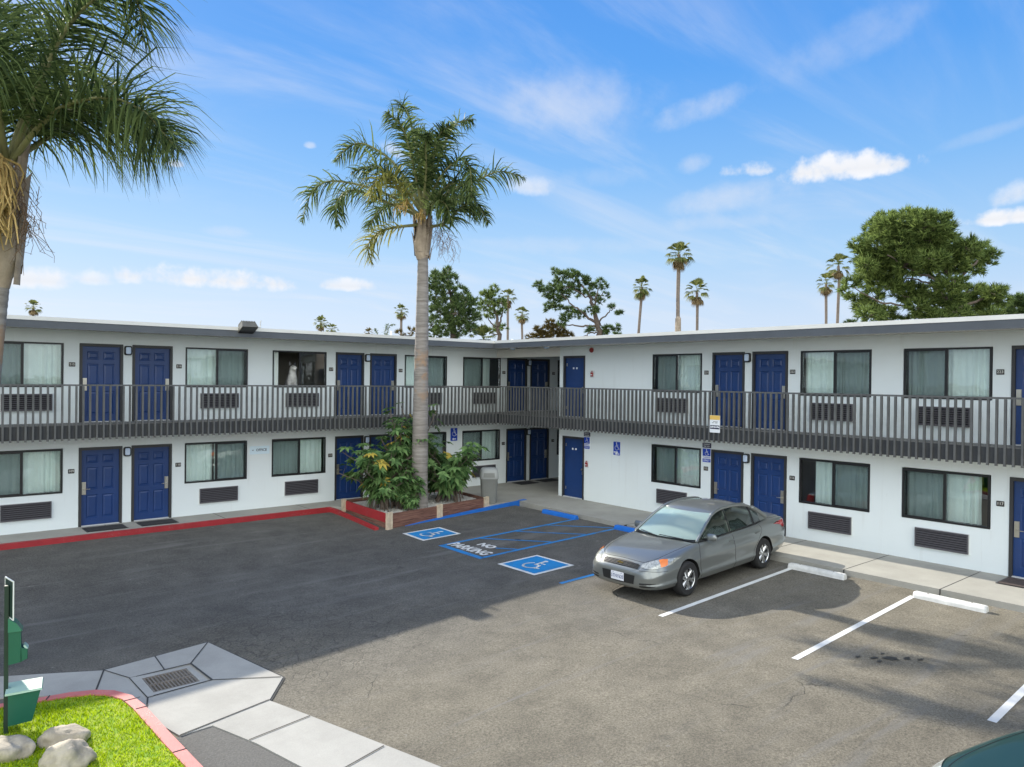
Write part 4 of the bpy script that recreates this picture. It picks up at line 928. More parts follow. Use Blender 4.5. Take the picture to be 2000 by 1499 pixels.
for _ in range(1500):
    u, v_ = rg.uniform(.02, .98), rg.uniform(.02, .8); p = C4[1].lerp(C4[2], u).lerp(C4[0].lerp(C4[3], u), v_); r = rg.uniform(.015, .035); x, y, z = p.x - O.x, p.y - O.y, .33
    a = rg.uniform(0, 6); pts = [(x + r * math.cos(a + k * 1.57) * rg.uniform(.7, 1.2), y + r * math.sin(a + k * 1.57) * rg.uniform(.7, 1.2), z) for k in range(4)]; top = (x, y, z + r * .8)
    for k in range(4): b.poly([pts[k], pts[(k + 1) % 4], top])
tag(b.build('pebbles', MT['gravel'], t), kind='stuff')
# rubbish bin
t = thing('rubbish_bin', 'tall taupe rubbish bin with a pale domed flap lid by the planter', 'rubbish bin', (14.98, 18.78, 0), R(-38))
def sq_loft(mb, prof, r=.10, n=4):
    mb.grid([[(x, y, z) for x, y in roundrect(w, w, min(r, w * .45), n)] for w, z in prof], 0, True)
b = MB(); sq_loft(b, [(.30, .005), (.46, .005), (.47, .03), (.545, .72), (.565, .74), (.565, .78), (.545, .78)])
for k in range(6):
    for s_ in (-1, 1):
        x = -.15 + .06 * k; b.bar((x, s_ * .238, .08), (x * 1.1, s_ * .270, .68), .02, .012); b.bar((s_ * .238, x, .08), (s_ * .270, x * 1.1, .68), .02, .012, 0, (0, 0, 1))
b.build('bin_body', MT['bin'], t, smooth=40)
b = MB(); sq_loft(b, [(.565, .775), (.60, .78), (.605, .83), (.585, .98), (.52, 1.07), (.40, 1.11), (.0, 1.12)], .12); b.build('lid', MT['binlid'], t, smooth=40)
b = MB(); b.hexa([(-.18, -.312, .83), (.18, -.312, .83), (.18, -.29, .83), (-.18, -.29, .83), (-.17, -.30, .97), (.17, -.30, .97), (.17, -.28, .97), (-.17, -.28, .97)]); b.build('flap', MT['bin'], t)
# wheel stops
def wheel_stop(x, y0, y1, m, label, grp):
    t_ = thing('wheel_stop', label, 'wheel stop', (x, (y0 + y1) / 2, gz(x, (y0 + y1) / 2)), 0, grp); L_ = abs(y1 - y0) / 2
    prof = [(-.085, 0), (-.075, .06), (-.045, .115), (.045, .115), (.075, .06), (.085, 0)]; mb = MB()
    rows = [[(px_, yy, pz_) for px_, pz_ in prof] for yy in (-L_, -L_ + .03, L_ - .03, L_)]
    for r_, k in ((0, .9), (3, .9)): rows[r_] = [(px_ * k, rows[r_][0][1], pz_ * k) for px_, pz_ in prof]
    mb.grid(rows); mb.poly(rows[0]); mb.poly(rows[3][::-1]); mb.build('concrete_bar', MT[m], t_)
    mb = MB()
    for yy in (-L_ * .6, L_ * .6): mb.lathe([(.016, .1155), (.016, .12), (0, .121)], 8, 'Z', (0, yy, 0))
    mb.build('anchor_pins', MT['iron'], t_)
wheel_stop(15.58, 15.42, 16.85, 'curbblue', 'blue wheel stop in the empty accessible bay nearest the blue kerb', 'blue wheel stops')
wheel_stop(15.50, 12.2, 13.85, 'curbblue', 'blue wheel stop partly hidden by the silver car bonnet', 'blue wheel stops')
wheel_stop(15.33, 7.37, 8.62, 'stopwhite', 'white wheel stop at the end of the line beside the silver car', 'white wheel stops')
wheel_stop(15.18, 4.72, 5.96, 'stopwhite', 'white wheel stop nearest the right edge of the photo', 'white wheel stops')
# pet waste station
t = thing('pet_waste_station', 'green pet waste station on a post with sign, bag dispenser and lidded bin', 'waste station', (1.20, 10.66, -.335), R(-10)); t.scale = (1, 1, .945)
b = MB(); b.box(-.022, .022, -.022, .022, -.1, 1.86); b.build('post', MT['greendark'], t)
MS = Matrix.Rotation(R(-72), 4, 'Z')
b = MB(); b.box(-.155, .155, .024, .030, 1.46, 1.93, 0, MS); b.build('sign_board', MT['greendark'], t)
b = MB()
for x0, x1, z0, z1 in ((-.165, -.150, 1.45, 1.94), (.150, .165, 1.45, 1.94), (-.15, .15, 1.925, 1.94), (-.15, .15, 1.45, 1.465)): b.box(x0, x1, .022, .033, z0, z1, 0, MS)
b.build('sign_border', MT['white'], t)
b = MB(); b.hexa([(.025, -.085, .88), (.16, -.085, .90), (.16, .085, .90), (.025, .085, .88), (.025, -.085, 1.30), (.145, -.085, 1.30), (.145, .085, 1.30), (.025, .085, 1.30)])
b.hexa([(.145, -.085, .90), (.215, -.085, .93), (.215, .085, .93), (.145, .085, .90), (.145, -.085, 1.08), (.215, -.085, 1.05), (.215, .085, 1.05), (.145, .085, 1.08)]); b.build('bag_dispenser', MT['greenbox'], t)
b = MB(); b.hexa([(.02, -.095, 1.29), (.165, -.095, 1.29), (.165, .095, 1.29), (.02, .095, 1.29), (.02, -.09, 1.46), (.10, -.09, 1.40), (.10, .09, 1.40), (.02, .09, 1.46)])
b.build('dispenser_lid', mat('station_green_sheen', (.03, .16, .10), .35), t)
b = MB(); b.hexa([(.20, -.07, 1.045), (.222, -.07, 1.05), (.222, .07, 1.05), (.20, .07, 1.045), (.17, -.06, 1.09), (.19, -.06, 1.10), (.19, .06, 1.10), (.17, .06, 1.09)]); b.build('dispenser_flap', MT['mint'], t)
b = MB(); b.hexa([(.03, -.15, .14), (.27, -.15, .16), (.27, .15, .16), (.03, .15, .14), (.03, -.175, .535), (.355, -.175, .545), (.355, .175, .545), (.03, .175, .535)]); b.build('bin_body', MT['greenbox'], t)
b = MB(); b.hexa([(.0, -.19, .536), (.375, -.19, .546), (.375, .19, .546), (.0, .19, .536), (.0, -.19, .562), (.365, -.185, .57), (.365, .185, .57), (.0, .19, .562)]); b.build('lid', MT['mint'], t)
# boulders
def boulder(name, label, c, r, seed, rz):
    bm_ = bmesh.new(); bmesh.ops.create_icosphere(bm_, subdivisions=4, radius=1.0)
    from mathutils import noise as mn
    for v in bm_.verts:
        d = v.co.normalized(); n_ = mn.noise(d * 1.3 + Vector((seed, seed * 2, 0))) * .30 + mn.noise(d * 3.1 + Vector((seed, 0, seed))) * .10 + mn.noise(d * 8 + Vector((seed, 0, 9))) * .025
        v.co = d * (1 + n_)
    for v in bm_.verts:
        v.co = Vector((v.co.x * r[0], v.co.y * r[1], max(v.co.z, -.35) * r[2]))
    me = bpy.data.meshes.new(name); bm_.to_mesh(me); bm_.free(); me.materials.append(MT['rock']); me.polygons.foreach_set('use_smooth', [True] * len(me.polygons))
    tag(link(name, me, None, c, rz), label, 'boulder', 'boulders on the lawn')
boulder('boulder', 'smooth pale boulder at the foot of the pet waste station, leftmost', (1.12, 10.03, -.30), (.30, .20, .17), 1.3, R(-40))
boulder('boulder', 'grey boulder lying behind the other two on the lawn', (1.70, 9.98, -.30), (.27, .19, .155), 4.1, R(-40))
boulder('boulder', 'largest boulder in front, touching the bottom edge of the photo', (1.62, 9.36, -.29), (.26, .22, .22), 7.7, R(-20))
# ================================================================== vegetation
RH = Vector((0.763, -0.646, 0)); FH = Vector((0.646, 0.763, 0))      # across and along the view, on the ground
def catmull(pts, n):
    P = [pts[0] * 2 - pts[1]] + pts + [pts[-1] * 2 - pts[-2]]; out = []
    m = len(pts) - 1
    for i in range(n + 1):
        t = i / n * m; k = min(int(t), m - 1); t -= k; a, b_, c, d = P[k:k + 4]
        out.append(.5 * ((2 * b_) + (-a + c) * t + (2 * a - 5 * b_ + 4 * c - d) * t * t + (-a + 3 * b_ - 3 * c + d) * t ** 3))
    return out
def frond(stalk, leaf, pts, n, ll, rg, droop=.9, width=.035, r0=.05, start=.16, wild=.45, fold=.5):
    S = catmull(pts, 40); L = len(S) - 1
    stalk.tube([S[i] for i in range(0, L + 1, 2)], [r0 * (1 - .85 * i / L) for i in range(0, L + 1, 2)], 6)
    up = Vector((0, 0, 1))
    for i in range(n):
        t = start + (1 - start) * (i + rg.random() * .6) / n; f = t * L; k = min(int(f), L - 1); p = S[k].lerp(S[k + 1], f - k); T = (S[k + 1] - S[k]).normalized()
        side = T.cross(up); side = side.normalized() if side.length > .05 else RH.copy(); nrm = side.cross(T).normalized()
        prof = (math.sin(math.pi * min(1, (t - start) / (1 - start) * .86 + .12)) ** .6) * (1 - .25 * t)
        for sg in (-1, 1):
            a = rg.gauss(0, wild); l_ = ll * prof * rg.uniform(.8, 1.1)
            d = (T * rg.uniform(.45, .85) + (side * sg * math.cos(a) + nrm * (math.sin(a) + .15)) * 1.0).normalized()
            q = p.copy(); w = width * rg.uniform(.75, 1.2); wd = d.cross(nrm + side * rg.gauss(0, fold)).normalized() * w
            rows = [(q - wd * .5, q + wd * .5)]
            for sg2 in range(3):
                d = (d + Vector((0, 0, -droop)) * (.16 + .26 * sg2)).normalized(); q = q + d * l_ / 3; ww = wd * (.9, .6, .06)[sg2]; rows.append((q - ww * .5, q + ww * .5))
            i0 = len(leaf.v); leaf.v.extend([tuple(x) for r_ in rows for x in r_])
            for m_ in range(3): leaf.f.append((i0 + 2 * m_, i0 + 2 * m_ + 1, i0 + 2 * m_ + 3, i0 + 2 * m_ + 2)); leaf.m.append(0)
def queen_palm(name, label, base, crown, fr, trunk, ll, n, seed, boots, infl=None, dead=()):
    t = thing(name, label, 'palm tree', base); O = Vector(base); rg = random.Random(seed)
    mb = MB(); pth = [Vector(p) - O for p, r in trunk]; rr = [r for p, r in trunk]
    P2 = catmull(pth, 60); R2 = []
    for i in range(61):
        f = i / 60 * (len(rr) - 1); k = min(int(f), len(rr) - 2); R2.append((rr[k] + (rr[k + 1] - rr[k]) * (f - k)) * (1 + (.018 if i % 2 else -.012) + rg.gauss(0, .008)))
    mb.tube(P2, R2, 20); mb.build('trunk', MT['palmbark'], t, smooth=60)
    C = Vector(crown) - O
    def loc(p): return C + RH * p[0] + FH * (p[2] if len(p) > 2 else 0) + Vector((0, 0, p[1]))
    st = MB(); lf = MB(); yl = MB()
    for k, (pts, old) in enumerate(fr): frond(st, yl if old else lf, [loc(p) for p in pts], n if old != 2 else n // 2, ll * (1 if old != 2 else .8), rg, droop=.95 if old < 2 else 1.4, width=.046 if ll < 1.1 else .034, wild=.7 if ll < 1.1 else .8)
    st.build('frond_stalks', MT['stalk'], t, smooth=60); cr = lf.build('crown', MT['frond'], t)
    if yl.v: yl.build('aging_fronds', MT['frondyellow'], t)
    bo = MB(); zb, zt, rb, rt = boots
    bo.tube([C + Vector((0, 0, zb + (zt - zb) * f)) for f in (0, .08, .2, .4, .65, 1)], [rb * .85, rb * 1.05, rt * .92, rt, rt * .78, rt * .5], 16)
    for k in range(34):
        a = rg.uniform(0, 6.28); z = zb + (zt - zb) * rg.random() * .85; r = rt * .95; d = Vector((math.cos(a), math.sin(a), 0)); s_ = Vector((-d.y, d.x, 0)) * rb * .42
        p = C + Vector((0, 0, z)) + d * r * .92; q = p + d * r * .25 + Vector((0, 0, rg.uniform(.3, .6) * (zt - zb))); q2 = q + d * rb * rg.uniform(.1, .5) + Vector((0, 0, .10))
        bo.grid([[p - s_, p + d * .03, p + s_], [q - s_ * .6, q + d * .03, q + s_ * .6], [q2 - s_ * .15, q2, q2 + s_ * .15]])
    bo.build('leaf_boots', MT['boots'], t, smooth=60)
    if infl:
        for (x0, z0, d0, x1, z1, d1, spread, cnt) in infl:
            fl = MB()
            A = loc((x0, z0, d0)); B_ = loc((x1, z1, d1))
            for k in range(cnt):
                u = rg.uniform(.05, 1); p = A.lerp(B_, u * .55); e = A.lerp(B_, .35 + .65 * u) + Vector((rg.gauss(0, spread), rg.gauss(0, spread), rg.gauss(0, spread * .5)))
                m_ = p.lerp(e, .5) + Vector((rg.gauss(0, spread * .5), rg.gauss(0, spread * .5), .12))
                fl.tube(catmull([p, m_, e], 5), [.018, .018, .016, .014, .012, .008], 4)
            fl.build('flower_stalk', MT['flower'], t)
    if dead:
        tw = MB()
        for (x0, z0, d0, sx_, sz_, cnt) in dead:
            for k in range(cnt):
                p = loc((x0 + rg.gauss(0, sx_), z0 + rg.gauss(0, sz_ * .4), d0 + rg.gauss(0, sx_))); e = p + Vector((rg.gauss(0, .12), rg.gauss(0, .12), -rg.uniform(.2, 1) * sz_)); e2 = e + Vector((rg.gauss(0, .06), rg.gauss(0, .06), rg.gauss(-.05, .05)))
                tw.tube([p, p.lerp(e, .5) + RH * rg.gauss(.05, .05), e, e2], [.006, .005, .004, .003], 3)
        tw.build('spent_twigs', MT['berry'], t)
    return t
FRC = [([(0, .5, 0), (-.17, 2.1, .1), (-.52, 3.5, .3), (-.85, 3.9, .5)], 0), ([(.02, .5, 0), (.40, 1.9, .2), (.87, 3.15, .4), (1.44, 3.45, .6)], 0),
       ([(0, .5, 0), (-.83, 1.9, .3), (-1.71, 2.55, .4), (-2.29, 2.55, .5), (-2.72, 2.05, .5)], 0), ([(0, .35, 0), (-1.13, 1.0, -.1), (-2.5, 1.28, -.3), (-3.15, .95, -.4), (-3.46, .05, -.4)], 0),
       ([(0, .3, 0), (-1.1, .68, -.5), (-1.87, .85, -1.0), (-2.25, .4, -1.3), (-2.15, -.25, -1.4)], 0), ([(0, .1, 0), (-.75, -.05, -.3), (-1.2, -.22, -.4), (-1.5, -.6, -.5), (-1.42, -1.1, -.5)], 1), ([(0, .5, 0), (-.25, 1.8, -.4), (-.5, 2.7, -.8), (-.9, 3.0, -1.1)], 0), ([(0, .5, 0), (.3, 1.7, -.3), (.5, 2.5, -.6), (.9, 2.8, -.8)], 0), ([(0, .4, 0), (-.6, 1.2, -.6), (-1.2, 1.5, -1.1), (-1.8, 1.2, -1.5)], 0), ([(0, .4, 0), (.7, 1.0, -.7), (1.2, 1.0, -1.2), (1.6, .5, -1.6)], 0), ([(0, .3, .1), (-.8, .9, .9), (-1.5, .9, 1.5), (-2.0, .3, 1.9)], 0),
       ([(0, .1, -.1), (-.4, .7, -.6), (-.75, 1.12, -1.2), (-1.05, 1.0, -1.6), (-1.2, .4, -1.9)], 1), ([(0, .4, 0), (.79, 1.15, .2), (1.56, 1.5, .3), (2.29, 1.78, .3), (3.02, 1.6, .3)], 0),
       ([(0, .4, 0), (.52, 1.3, -.5), (1.1, 1.72, -1.0), (1.46, 1.4, -1.4), (1.54, .6, -1.6)], 0), ([(.08, 0, 0), (.71, .12, -.2), (1.1, .5, -.3), (1.42, .66, -.3), (1.55, .2, -.3)], 0),
       ([(0, .5, 0), (0, 1.7, .4), (-.1, 2.7, .8), (-.33, 3.3, 1.2)], 0), ([(0, .4, .1), (.3, 1.2, 1.0), (.6, 1.65, 1.8), (.95, 1.3, 2.6)], 0), ([(0, .4, .1), (-.4, 1.4, 1.0), (-.75, 1.8, 2.0), (-1.1, 1.4, 2.8)], 0),
       ([(0, .2, 0), (.4, .6, -.6), (.75, .5, -1.0), (1.0, -.1, -1.2)], 0), ([(0, .4, 0), (.9, 1.1, .8), (1.5, 1.1, 1.3), (1.9, .5, 1.6)], 0), ([(0, .5, 0), (.15, 1.5, -.5), (.2, 2.2, -1.0), (.35, 2.3, -1.6)], 0)]
queen_palm('feather_palm', 'tall feather palm with a ringed grey trunk rising from the wooden planter', (12.29, 18.71, 0.0), (12.33, 18.76, 8.39), FRC,
           [((12.29, 18.71, .0), .275), ((12.29, 18.71, .7), .245), ((12.31, 18.72, 2.4), .232), ((12.33, 18.73, 4.6), .205), ((12.35, 18.74, 6.4), .178), ((12.35, 18.74, 7.5), .15)], 1.0, 74, 5, (-.95, .25, .175, .245),
           infl=[(-.05, .45, -.25, .1, .0, -.5, .10, 22), (-.3, .6, -.7, -.6, .15, -1.0, .15, 18)], dead=[(.45, .0, -.1, .18, .5, 70), (.75, -.4, 0, .15, .5, 40)])
FRL = [([(.15, .06, 0), (.45, .66, -.1), (.82, 1.46, -.2), (1.2, 2.0, -.3), (1.72, 2.36, -.4), (2.17, 2.3, -.4), (2.28, 1.7, -.4)], 0), ([(.15, .06, 0), (.67, .52, -.2), (1.2, .79, -.4), (1.87, .86, -.5), (2.4, .64, -.6), (2.8, .2, -.6)], 0),
       ([(0, .1, 0), (-.1, 1.2, .1), (-.2, 2.4, .2), (-.6, 3.3, .3)], 0), ([(-.1, .1, 0), (-1, 1.2, .1), (-2, 1.6, .2), (-3, 1.0, .2)], 0), ([(.1, .06, 0), (.45, .9, -.8), (.75, 1.2, -1.6), (1.0, .7, -2.3)], 0),
       ([(.1, .06, 0), (.5, 1.0, 1.0), (.9, 1.5, 2.0), (1.3, 1.2, 3.0)], 0), ([(.1, .06, 0), (.3, 1.3, .3), (.62, 2.4, .5), (1.15, 3.2, .6)], 0), ([(0, .06, 0), (-.4, 1.0, -.8), (-.5, 1.6, -1.6), (-.6, 1.3, -2.5)], 0),
       ([(0, .06, 0), (.2, .9, .6), (.25, 1.7, 1.3), (.5, 2.1, 2.2)], 0), ([(-.1, .06, 0), (-.5, .5, .4), (-1.3, .7, .6), (-2.0, .0, .7)], 0), ([(.1, .06, 0), (.35, .75, .3), (.95, 1.1, .6), (1.6, 1.1, .9), (2.0, .6, 1.0)], 0)]
queen_palm('feather_palm', 'large feather palm with golden flower stalks cut by the left edge of the photo', (1.02, 13.42, -.4), (1.37, 13.27, 6.94), FRL,
           [((1.02, 13.42, -.45), .18), ((1.05, 13.40, .6), .14), ((1.18, 13.35, 2.4), .135), ((1.31, 13.30, 4.3), .125), ((1.36, 13.27, 5.2), .14)], 1.75, 125, 9, (-1.75, .15, .16, .32),
           infl=[(.30, .16, -.5, .34, -1.25, -.7, .14, 240), (.08, .14, -.5, .10, -1.2, -.7, .14, 150)], dead=[(.42, -.45, -.2, .09, .5, 60), (.48, -.8, -.2, .08, .4, 35)])
# broad-leaved shrubs
def shrub(label, base, h, spread, ns, nc, ls, seed, leafm='shrub', yellow=.035):
    t = thing('shrub', label, 'shrub', base, 0, 'shrubs in the planter'); rg = random.Random(seed); st = MB(); lf = MB(); yl = MB()
    for s_ in range(ns):
        a = 6.28 * s_ / ns + rg.uniform(-.4, .4); o = rg.uniform(.25, 1.15) * spread; hh = h * (rg.uniform(.45, 1.0) if s_ % 5 else rg.uniform(.9, 1.18))
        tip = Vector((math.cos(a) * o, math.sin(a) * o, hh)); m_ = tip * .5 + Vector((-tip.x * .2, -tip.y * .2, hh * .1)); C = catmull([Vector((tip.x * rg.uniform(.1, .5), tip.y * rg.uniform(.1, .5), 0)), m_, tip], 14)
        st.tube(C, [.022 - .012 * i / 14 for i in range(15)], 5)
        for c_ in range(nc):
            f = 1 - .62 * (c_ / max(1, nc - 1)) ** .9; k = min(13, int(f * 14)); p = C[k]
            b_ = rg.uniform(0, 6.28); el = rg.uniform(-.1, .9) if c_ else 1.2; d = Vector((math.cos(b_) * math.cos(el), math.sin(b_) * math.cos(el), math.sin(el))); pl_ = rg.uniform(.8, 1.5) * ls; q = p + d * pl_
            st.tube([p, p.lerp(q, .5) + Vector((0, 0, .02)), q], [.006, .005, .004], 3)
            hub = (d + Vector((0, 0, .8))).normalized(); e1 = hub.orthogonal().normalized(); e2 = hub.cross(e1); nl = rg.randint(7, 9); L_ = ls * rg.uniform(.8, 1.25); tgt = yl if rg.random() < yellow else lf
            for j in range(nl):
                an = 6.28 * j / nl + rg.uniform(-.15, .15); dr = (e1 * math.cos(an) + e2 * math.sin(an) + hub * .18).normalized(); sd_ = dr.cross(hub).normalized() * L_ * .21
                l1 = q + dr * L_ * .45 + Vector((0, 0, -.01)); l2 = q + dr * L_ * .95 + Vector((0, 0, -L_ * rg.uniform(.25, .5)))
                i0 = len(tgt.v); tgt.v.extend([tuple(x) for x in (q, l1 - sd_, l2, l1 + sd_)]); tgt.f.append((i0, i0 + 1, i0 + 2, i0 + 3)); tgt.m.append(0)
    st.build('stems', MT['bark'], t); lf.build('foliage', MT[leafm], t)
    if yl.v: yl.build('yellow_leaves', MT['shrubold'], t)
shrub('dense low shrub filling the left end of the planter', (11.25, 19.05, .12), 1.6, 1.25, 26, 10, .25, 21)
shrub('tall open shrub just left of the palm trunk, reaching the balcony', (11.95, 19.35, .12), 2.5, .9, 14, 10, .24, 22)
shrub('tall shrub standing behind the palm trunk', (12.85, 19.65, .12), 2.5, .9, 15, 10, .24, 23, yellow=.04)
shrub('wide shrub filling the right end of the planter beside the bin', (13.7, 19.2, .12), 1.5, 1.2, 26, 10, .25, 24, yellow=.05)
shrub('small fern-like sprout at the planter front edge beside the palm trunk', (11.75, 18.35, .12), .42, .22, 11, 6, .14, 25, yellow=0)
shrub('small dark shrub between the left shrub and the palm trunk', (11.72, 18.75, .12), .95, .45, 14, 9, .2, 26, yellow=.03)
# fan palms on the skyline
GZ = -.95
def fan_palm(label, c, r, tr, seed, base=None, nleaf=30, skirt=14, stretch=1.0, name='fan_palm', leafm='fan'):
    c = Vector(c); base = Vector(base) if base else Vector((c.x, c.y, GZ)); t = thing(name, label, 'palm tree', base, 0, 'fan palms on the skyline'); rg = random.Random(seed); C = c - base
    mb = MB(); top = C + Vector((0, 0, -.1 * r)); mb.tube([top * f + Vector((rg.gauss(0, .05), rg.gauss(0, .05), 0)) * (f > 0) for f in (0, .25, .5, .75, .9, 1)], [tr * 1.3, tr * 1.05, tr, tr * .95, tr * 1.0, tr * .8], 10); mb.build('trunk', MT['fanbark'], t, smooth=60)
    lf = MB(); dd = MB()
    def leaf(m_, d, pl_, bl, dr):
        d = d.normalized(); p = top.copy(); q = p + d * pl_; s_ = d.cross(Vector((0, 0, 1))); s_ = s_.normalized() if s_.length > .1 else RH.copy(); n_ = s_.cross(d)
        m_.poly([p - s_ * .03, p + s_ * .03, q + s_ * .02, q - s_ * .02])
        for j in range(9):
            a = (j - 4) * .24; e = (d * math.cos(a) + s_ * math.sin(a) + n_ * .12).normalized(); w = s_ * bl * .085 * math.cos(a) - d * bl * .085 * math.sin(a)
            mid_ = q + e * bl * .6; tip = q + e * bl + Vector((0, 0, -dr * bl)); i0 = len(m_.v); m_.v.extend([tuple(x) for x in (q, mid_ - w, tip, mid_ + w)]); m_.f.append((i0, i0 + 1, i0 + 2, i0 + 3)); m_.m.append(0)
    nleaf = int(nleaf * .78)
    for k in range(nleaf):
        a = 2.399 * k + rg.uniform(-.2, .2); el = 1.4 - 2.15 * (k / nleaf) ** .9; d = Vector((math.cos(a) * math.cos(el), math.sin(a) * math.cos(el), math.sin(el) * stretch)); leaf(lf, d, r * rg.uniform(.42, .70), r * rg.uniform(.52, .70), .22 + .3 * (k / nleaf))
    for k in range(skirt):
        a = 2.399 * k; el = -rg.uniform(.7, 1.4); d = Vector((math.cos(a) * math.cos(el) * .8, math.sin(a) * math.cos(el) * .8, math.sin(el) * stretch)); leaf(dd, d, r * rg.uniform(.45, .85), r * .42, .5)
    lf.build('crown', MT[leafm], t); dd.build('dead_skirt', MT['deadfan'], t); return t
fan_palm('tallest fan palm on the skyline with a knobbly lower trunk', (81.46, 62.19, 21.0), 1.85, .26, 31)
b = MB(); b.tube([(0, 0, 8), (0, 0, 10.8), (0, 0, 13.2), (0, 0, 13.5)], [.38, .42, .38, .25], 10); b.build('trunk_stubble', MT['boots'], bpy.data.objects['fan_palm'])
fan_palm('slender leaning fan palm left of the tallest one, bushy bright crown', (81.57, 68.61, 17.2), 1.45, .2, 32, (80.9, 69.2, GZ), 34, 22, 1.9)
fan_palm('fan palm just right of the tallest one, open crown', (86.69, 62.97, 16.6), 1.85, .2, 33, None, 24, 10)
fan_palm('lower of the two fan palms beside the big pine', (106.09, 54.43, 18.7), 1.5, .2, 34, None, 24, 16, 1.3)
fan_palm('upper of the two fan palms beside the big pine', (109.41, 54.26, 21.6), 1.8, .22, 35, None, 26, 18, 1.3)
fan_palm('round-headed fan palm alone between the two pines', (91.83, 105.78, 16.2), 1.45, .22, 36, None, 30, 22, 1.4)
fan_palm('fan palm just left of the planter palm trunk', (79.99, 128.91, 17.4), 1.5, .25, 37, None, 28, 16, 1.3)
fan_palm('larger of the pair of fan palm heads over the left wing roof', (67.76, 139.25, 14.9), 1.5, .25, 38, None, 30, 10)
fan_palm('smaller of the pair of fan palm heads over the left wing roof', (74.03, 147.04, 14.2), 1.4, .25, 39, None, 28, 8)
fan_palm('yellowish fan palm top barely above the left wing roof', (75.02, 133.09, 13.0), 1.1, .2, 40, None, 22, 10, 1, 'fan_palm', 'bushy')
fan_palm('lone fan palm head above the far left end of the roof', (23.92, 176.36, 17.5), 1.5, .25, 41, None, 26, 18, 1.2)
fan_palm('ragged fan palm behind the slim pine', (76.96, 92.17, 17.2), 1.5, .2, 42, None, 26, 14, 1.3)
fan_palm('spiky green palm rising just over the roof between the pines', (37.02, 47.3, 7.2), 1.15, .2, 43, None, 34, 4, 1.6, 'spiky_palm')
t = thing('feather_palm', 'small windblown feather palm peeking over the roof left of the planter palm', 'palm tree', (46.41, 78.67, GZ)); rg = random.Random(4)
b = MB(); b.tube([(0, 0, 0), (0, 0, 5), (0, 0, 9.2)], [.25, .2, .16], 10); b.build('trunk', MT['fanbark'], t, smooth=60)
s_ = MB(); l_ = MB()
for p in ([(0, 0), (-.6, 1.2), (-1.0, 1.9), (-1.1, 2.2)], [(0, 0), (.4, 1.6), (.7, 2.6), (1.4, 2.7)], [(0, 0), (.1, 1.5), (.25, 2.4), (.5, 2.8)], [(0, 0), (-.9, .8), (-1.4, .9), (-1.7, .4)], [(0, 0), (.9, .8), (1.4, .8), (1.8, .3)]): frond(s_, l_, [Vector((0, 0, 8.6)) + RH * x + Vector((0, 0, z)) for x, z in p], 34, .7, rg, width=.07)
s_.build('frond_stalks', MT['stalk'], t); l_.build('crown', MT['frond'], t)
# pines
def pine(name, label, base, z0, ppm, u0, v0, lobes, limbs, leafm, seed, dens=1.0, size=.42, cat='pine tree'):
    """lobes in picture units about (u0, v0): (u, v, ru, rv, depth in metres); limbs: lists of (u, v, depth, radius)"""
    base = Vector(base); t = thing(name, label, cat, (base.x, base.y, GZ)); rg = random.Random(seed)
    def P(u, v, d): return RH * ((u - u0) / ppm + (u - 1000) / 1468 * d) + FH * d + Vector((0, 0, z0 - GZ + (v0 - v) / ppm + (745 - v) / 1468 * d))
    tk = MB()
    for k, lm in enumerate(limbs):
        pts = [P(u, v, d) for u, v, d, r in lm]
        if k == 0: pts = [Vector((pts[0].x, pts[0].y, 0))] + pts; rr = [lm[0][3] * 1.2] + [x[3] for x in lm]
        else: rr = [x[3] for x in lm]
        n_ = 6 * (len(pts) - 1); C = catmull(pts, n_); R2 = []
        for i in range(n_ + 1):
            f = i / n_ * (len(rr) - 1); q = min(int(f), len(rr) - 2); R2.append(rr[q] + (rr[q + 1] - rr[q]) * (f - q))
        tk.tube([c + Vector((rg.gauss(0, .05), rg.gauss(0, .05), rg.gauss(0, .05))) for c in C], [r_ * .78 for r_ in R2], 8)
    lf = MB()
    for (u, v, ru, rv, dp) in lobes:
        c = P(u, v, dp); rx, rz = ru / ppm, rv / ppm; ry = (rx + rz) / 2 * 1.1
        nt_ = max(9, int(dens * 75 * (rx * ry * rz) ** .66)); ctrs = []
        for k in range(nt_):
            d = Vector((rg.gauss(0, 1), rg.gauss(0, 1), rg.gauss(0, 1))).normalized() * rg.uniform(.45, 1.0) ** .6
            tc_ = c + RH * d.x * rx + FH * d.y * ry + Vector((0, 0, d.z * rz)); out = (RH * d.x + FH * d.y + Vector((0, 0, d.z * .8 + .45))).normalized(); s2 = size * rg.uniform(.65, 1.25)
            if k % 9 == 0: tk.tube([c.lerp(tc_, .05), c.lerp(tc_, .55) + Vector((0, 0, -.05)), tc_], [.035, .025, .012], 4)
            for q in range(20):
                dr = (out * .9 + Vector((rg.gauss(0, .62), rg.gauss(0, .62), rg.gauss(0, .5)))).normalized(); w = dr.cross(Vector((rg.gauss(0, 1), rg.gauss(0, 1), rg.gauss(0, 1)))).normalized() * s2 * .092
                p = tc_ + Vector((rg.gauss(0, .12), rg.gauss(0, .12), rg.gauss(0, .10))) * s2; e = p + dr * s2
                lf.poly([p - w, p + w, e])
    if tk.v: tk.build('trunk', MT['bark'], t, smooth=70)
    lf.build('crown', MT[leafm], t); return t
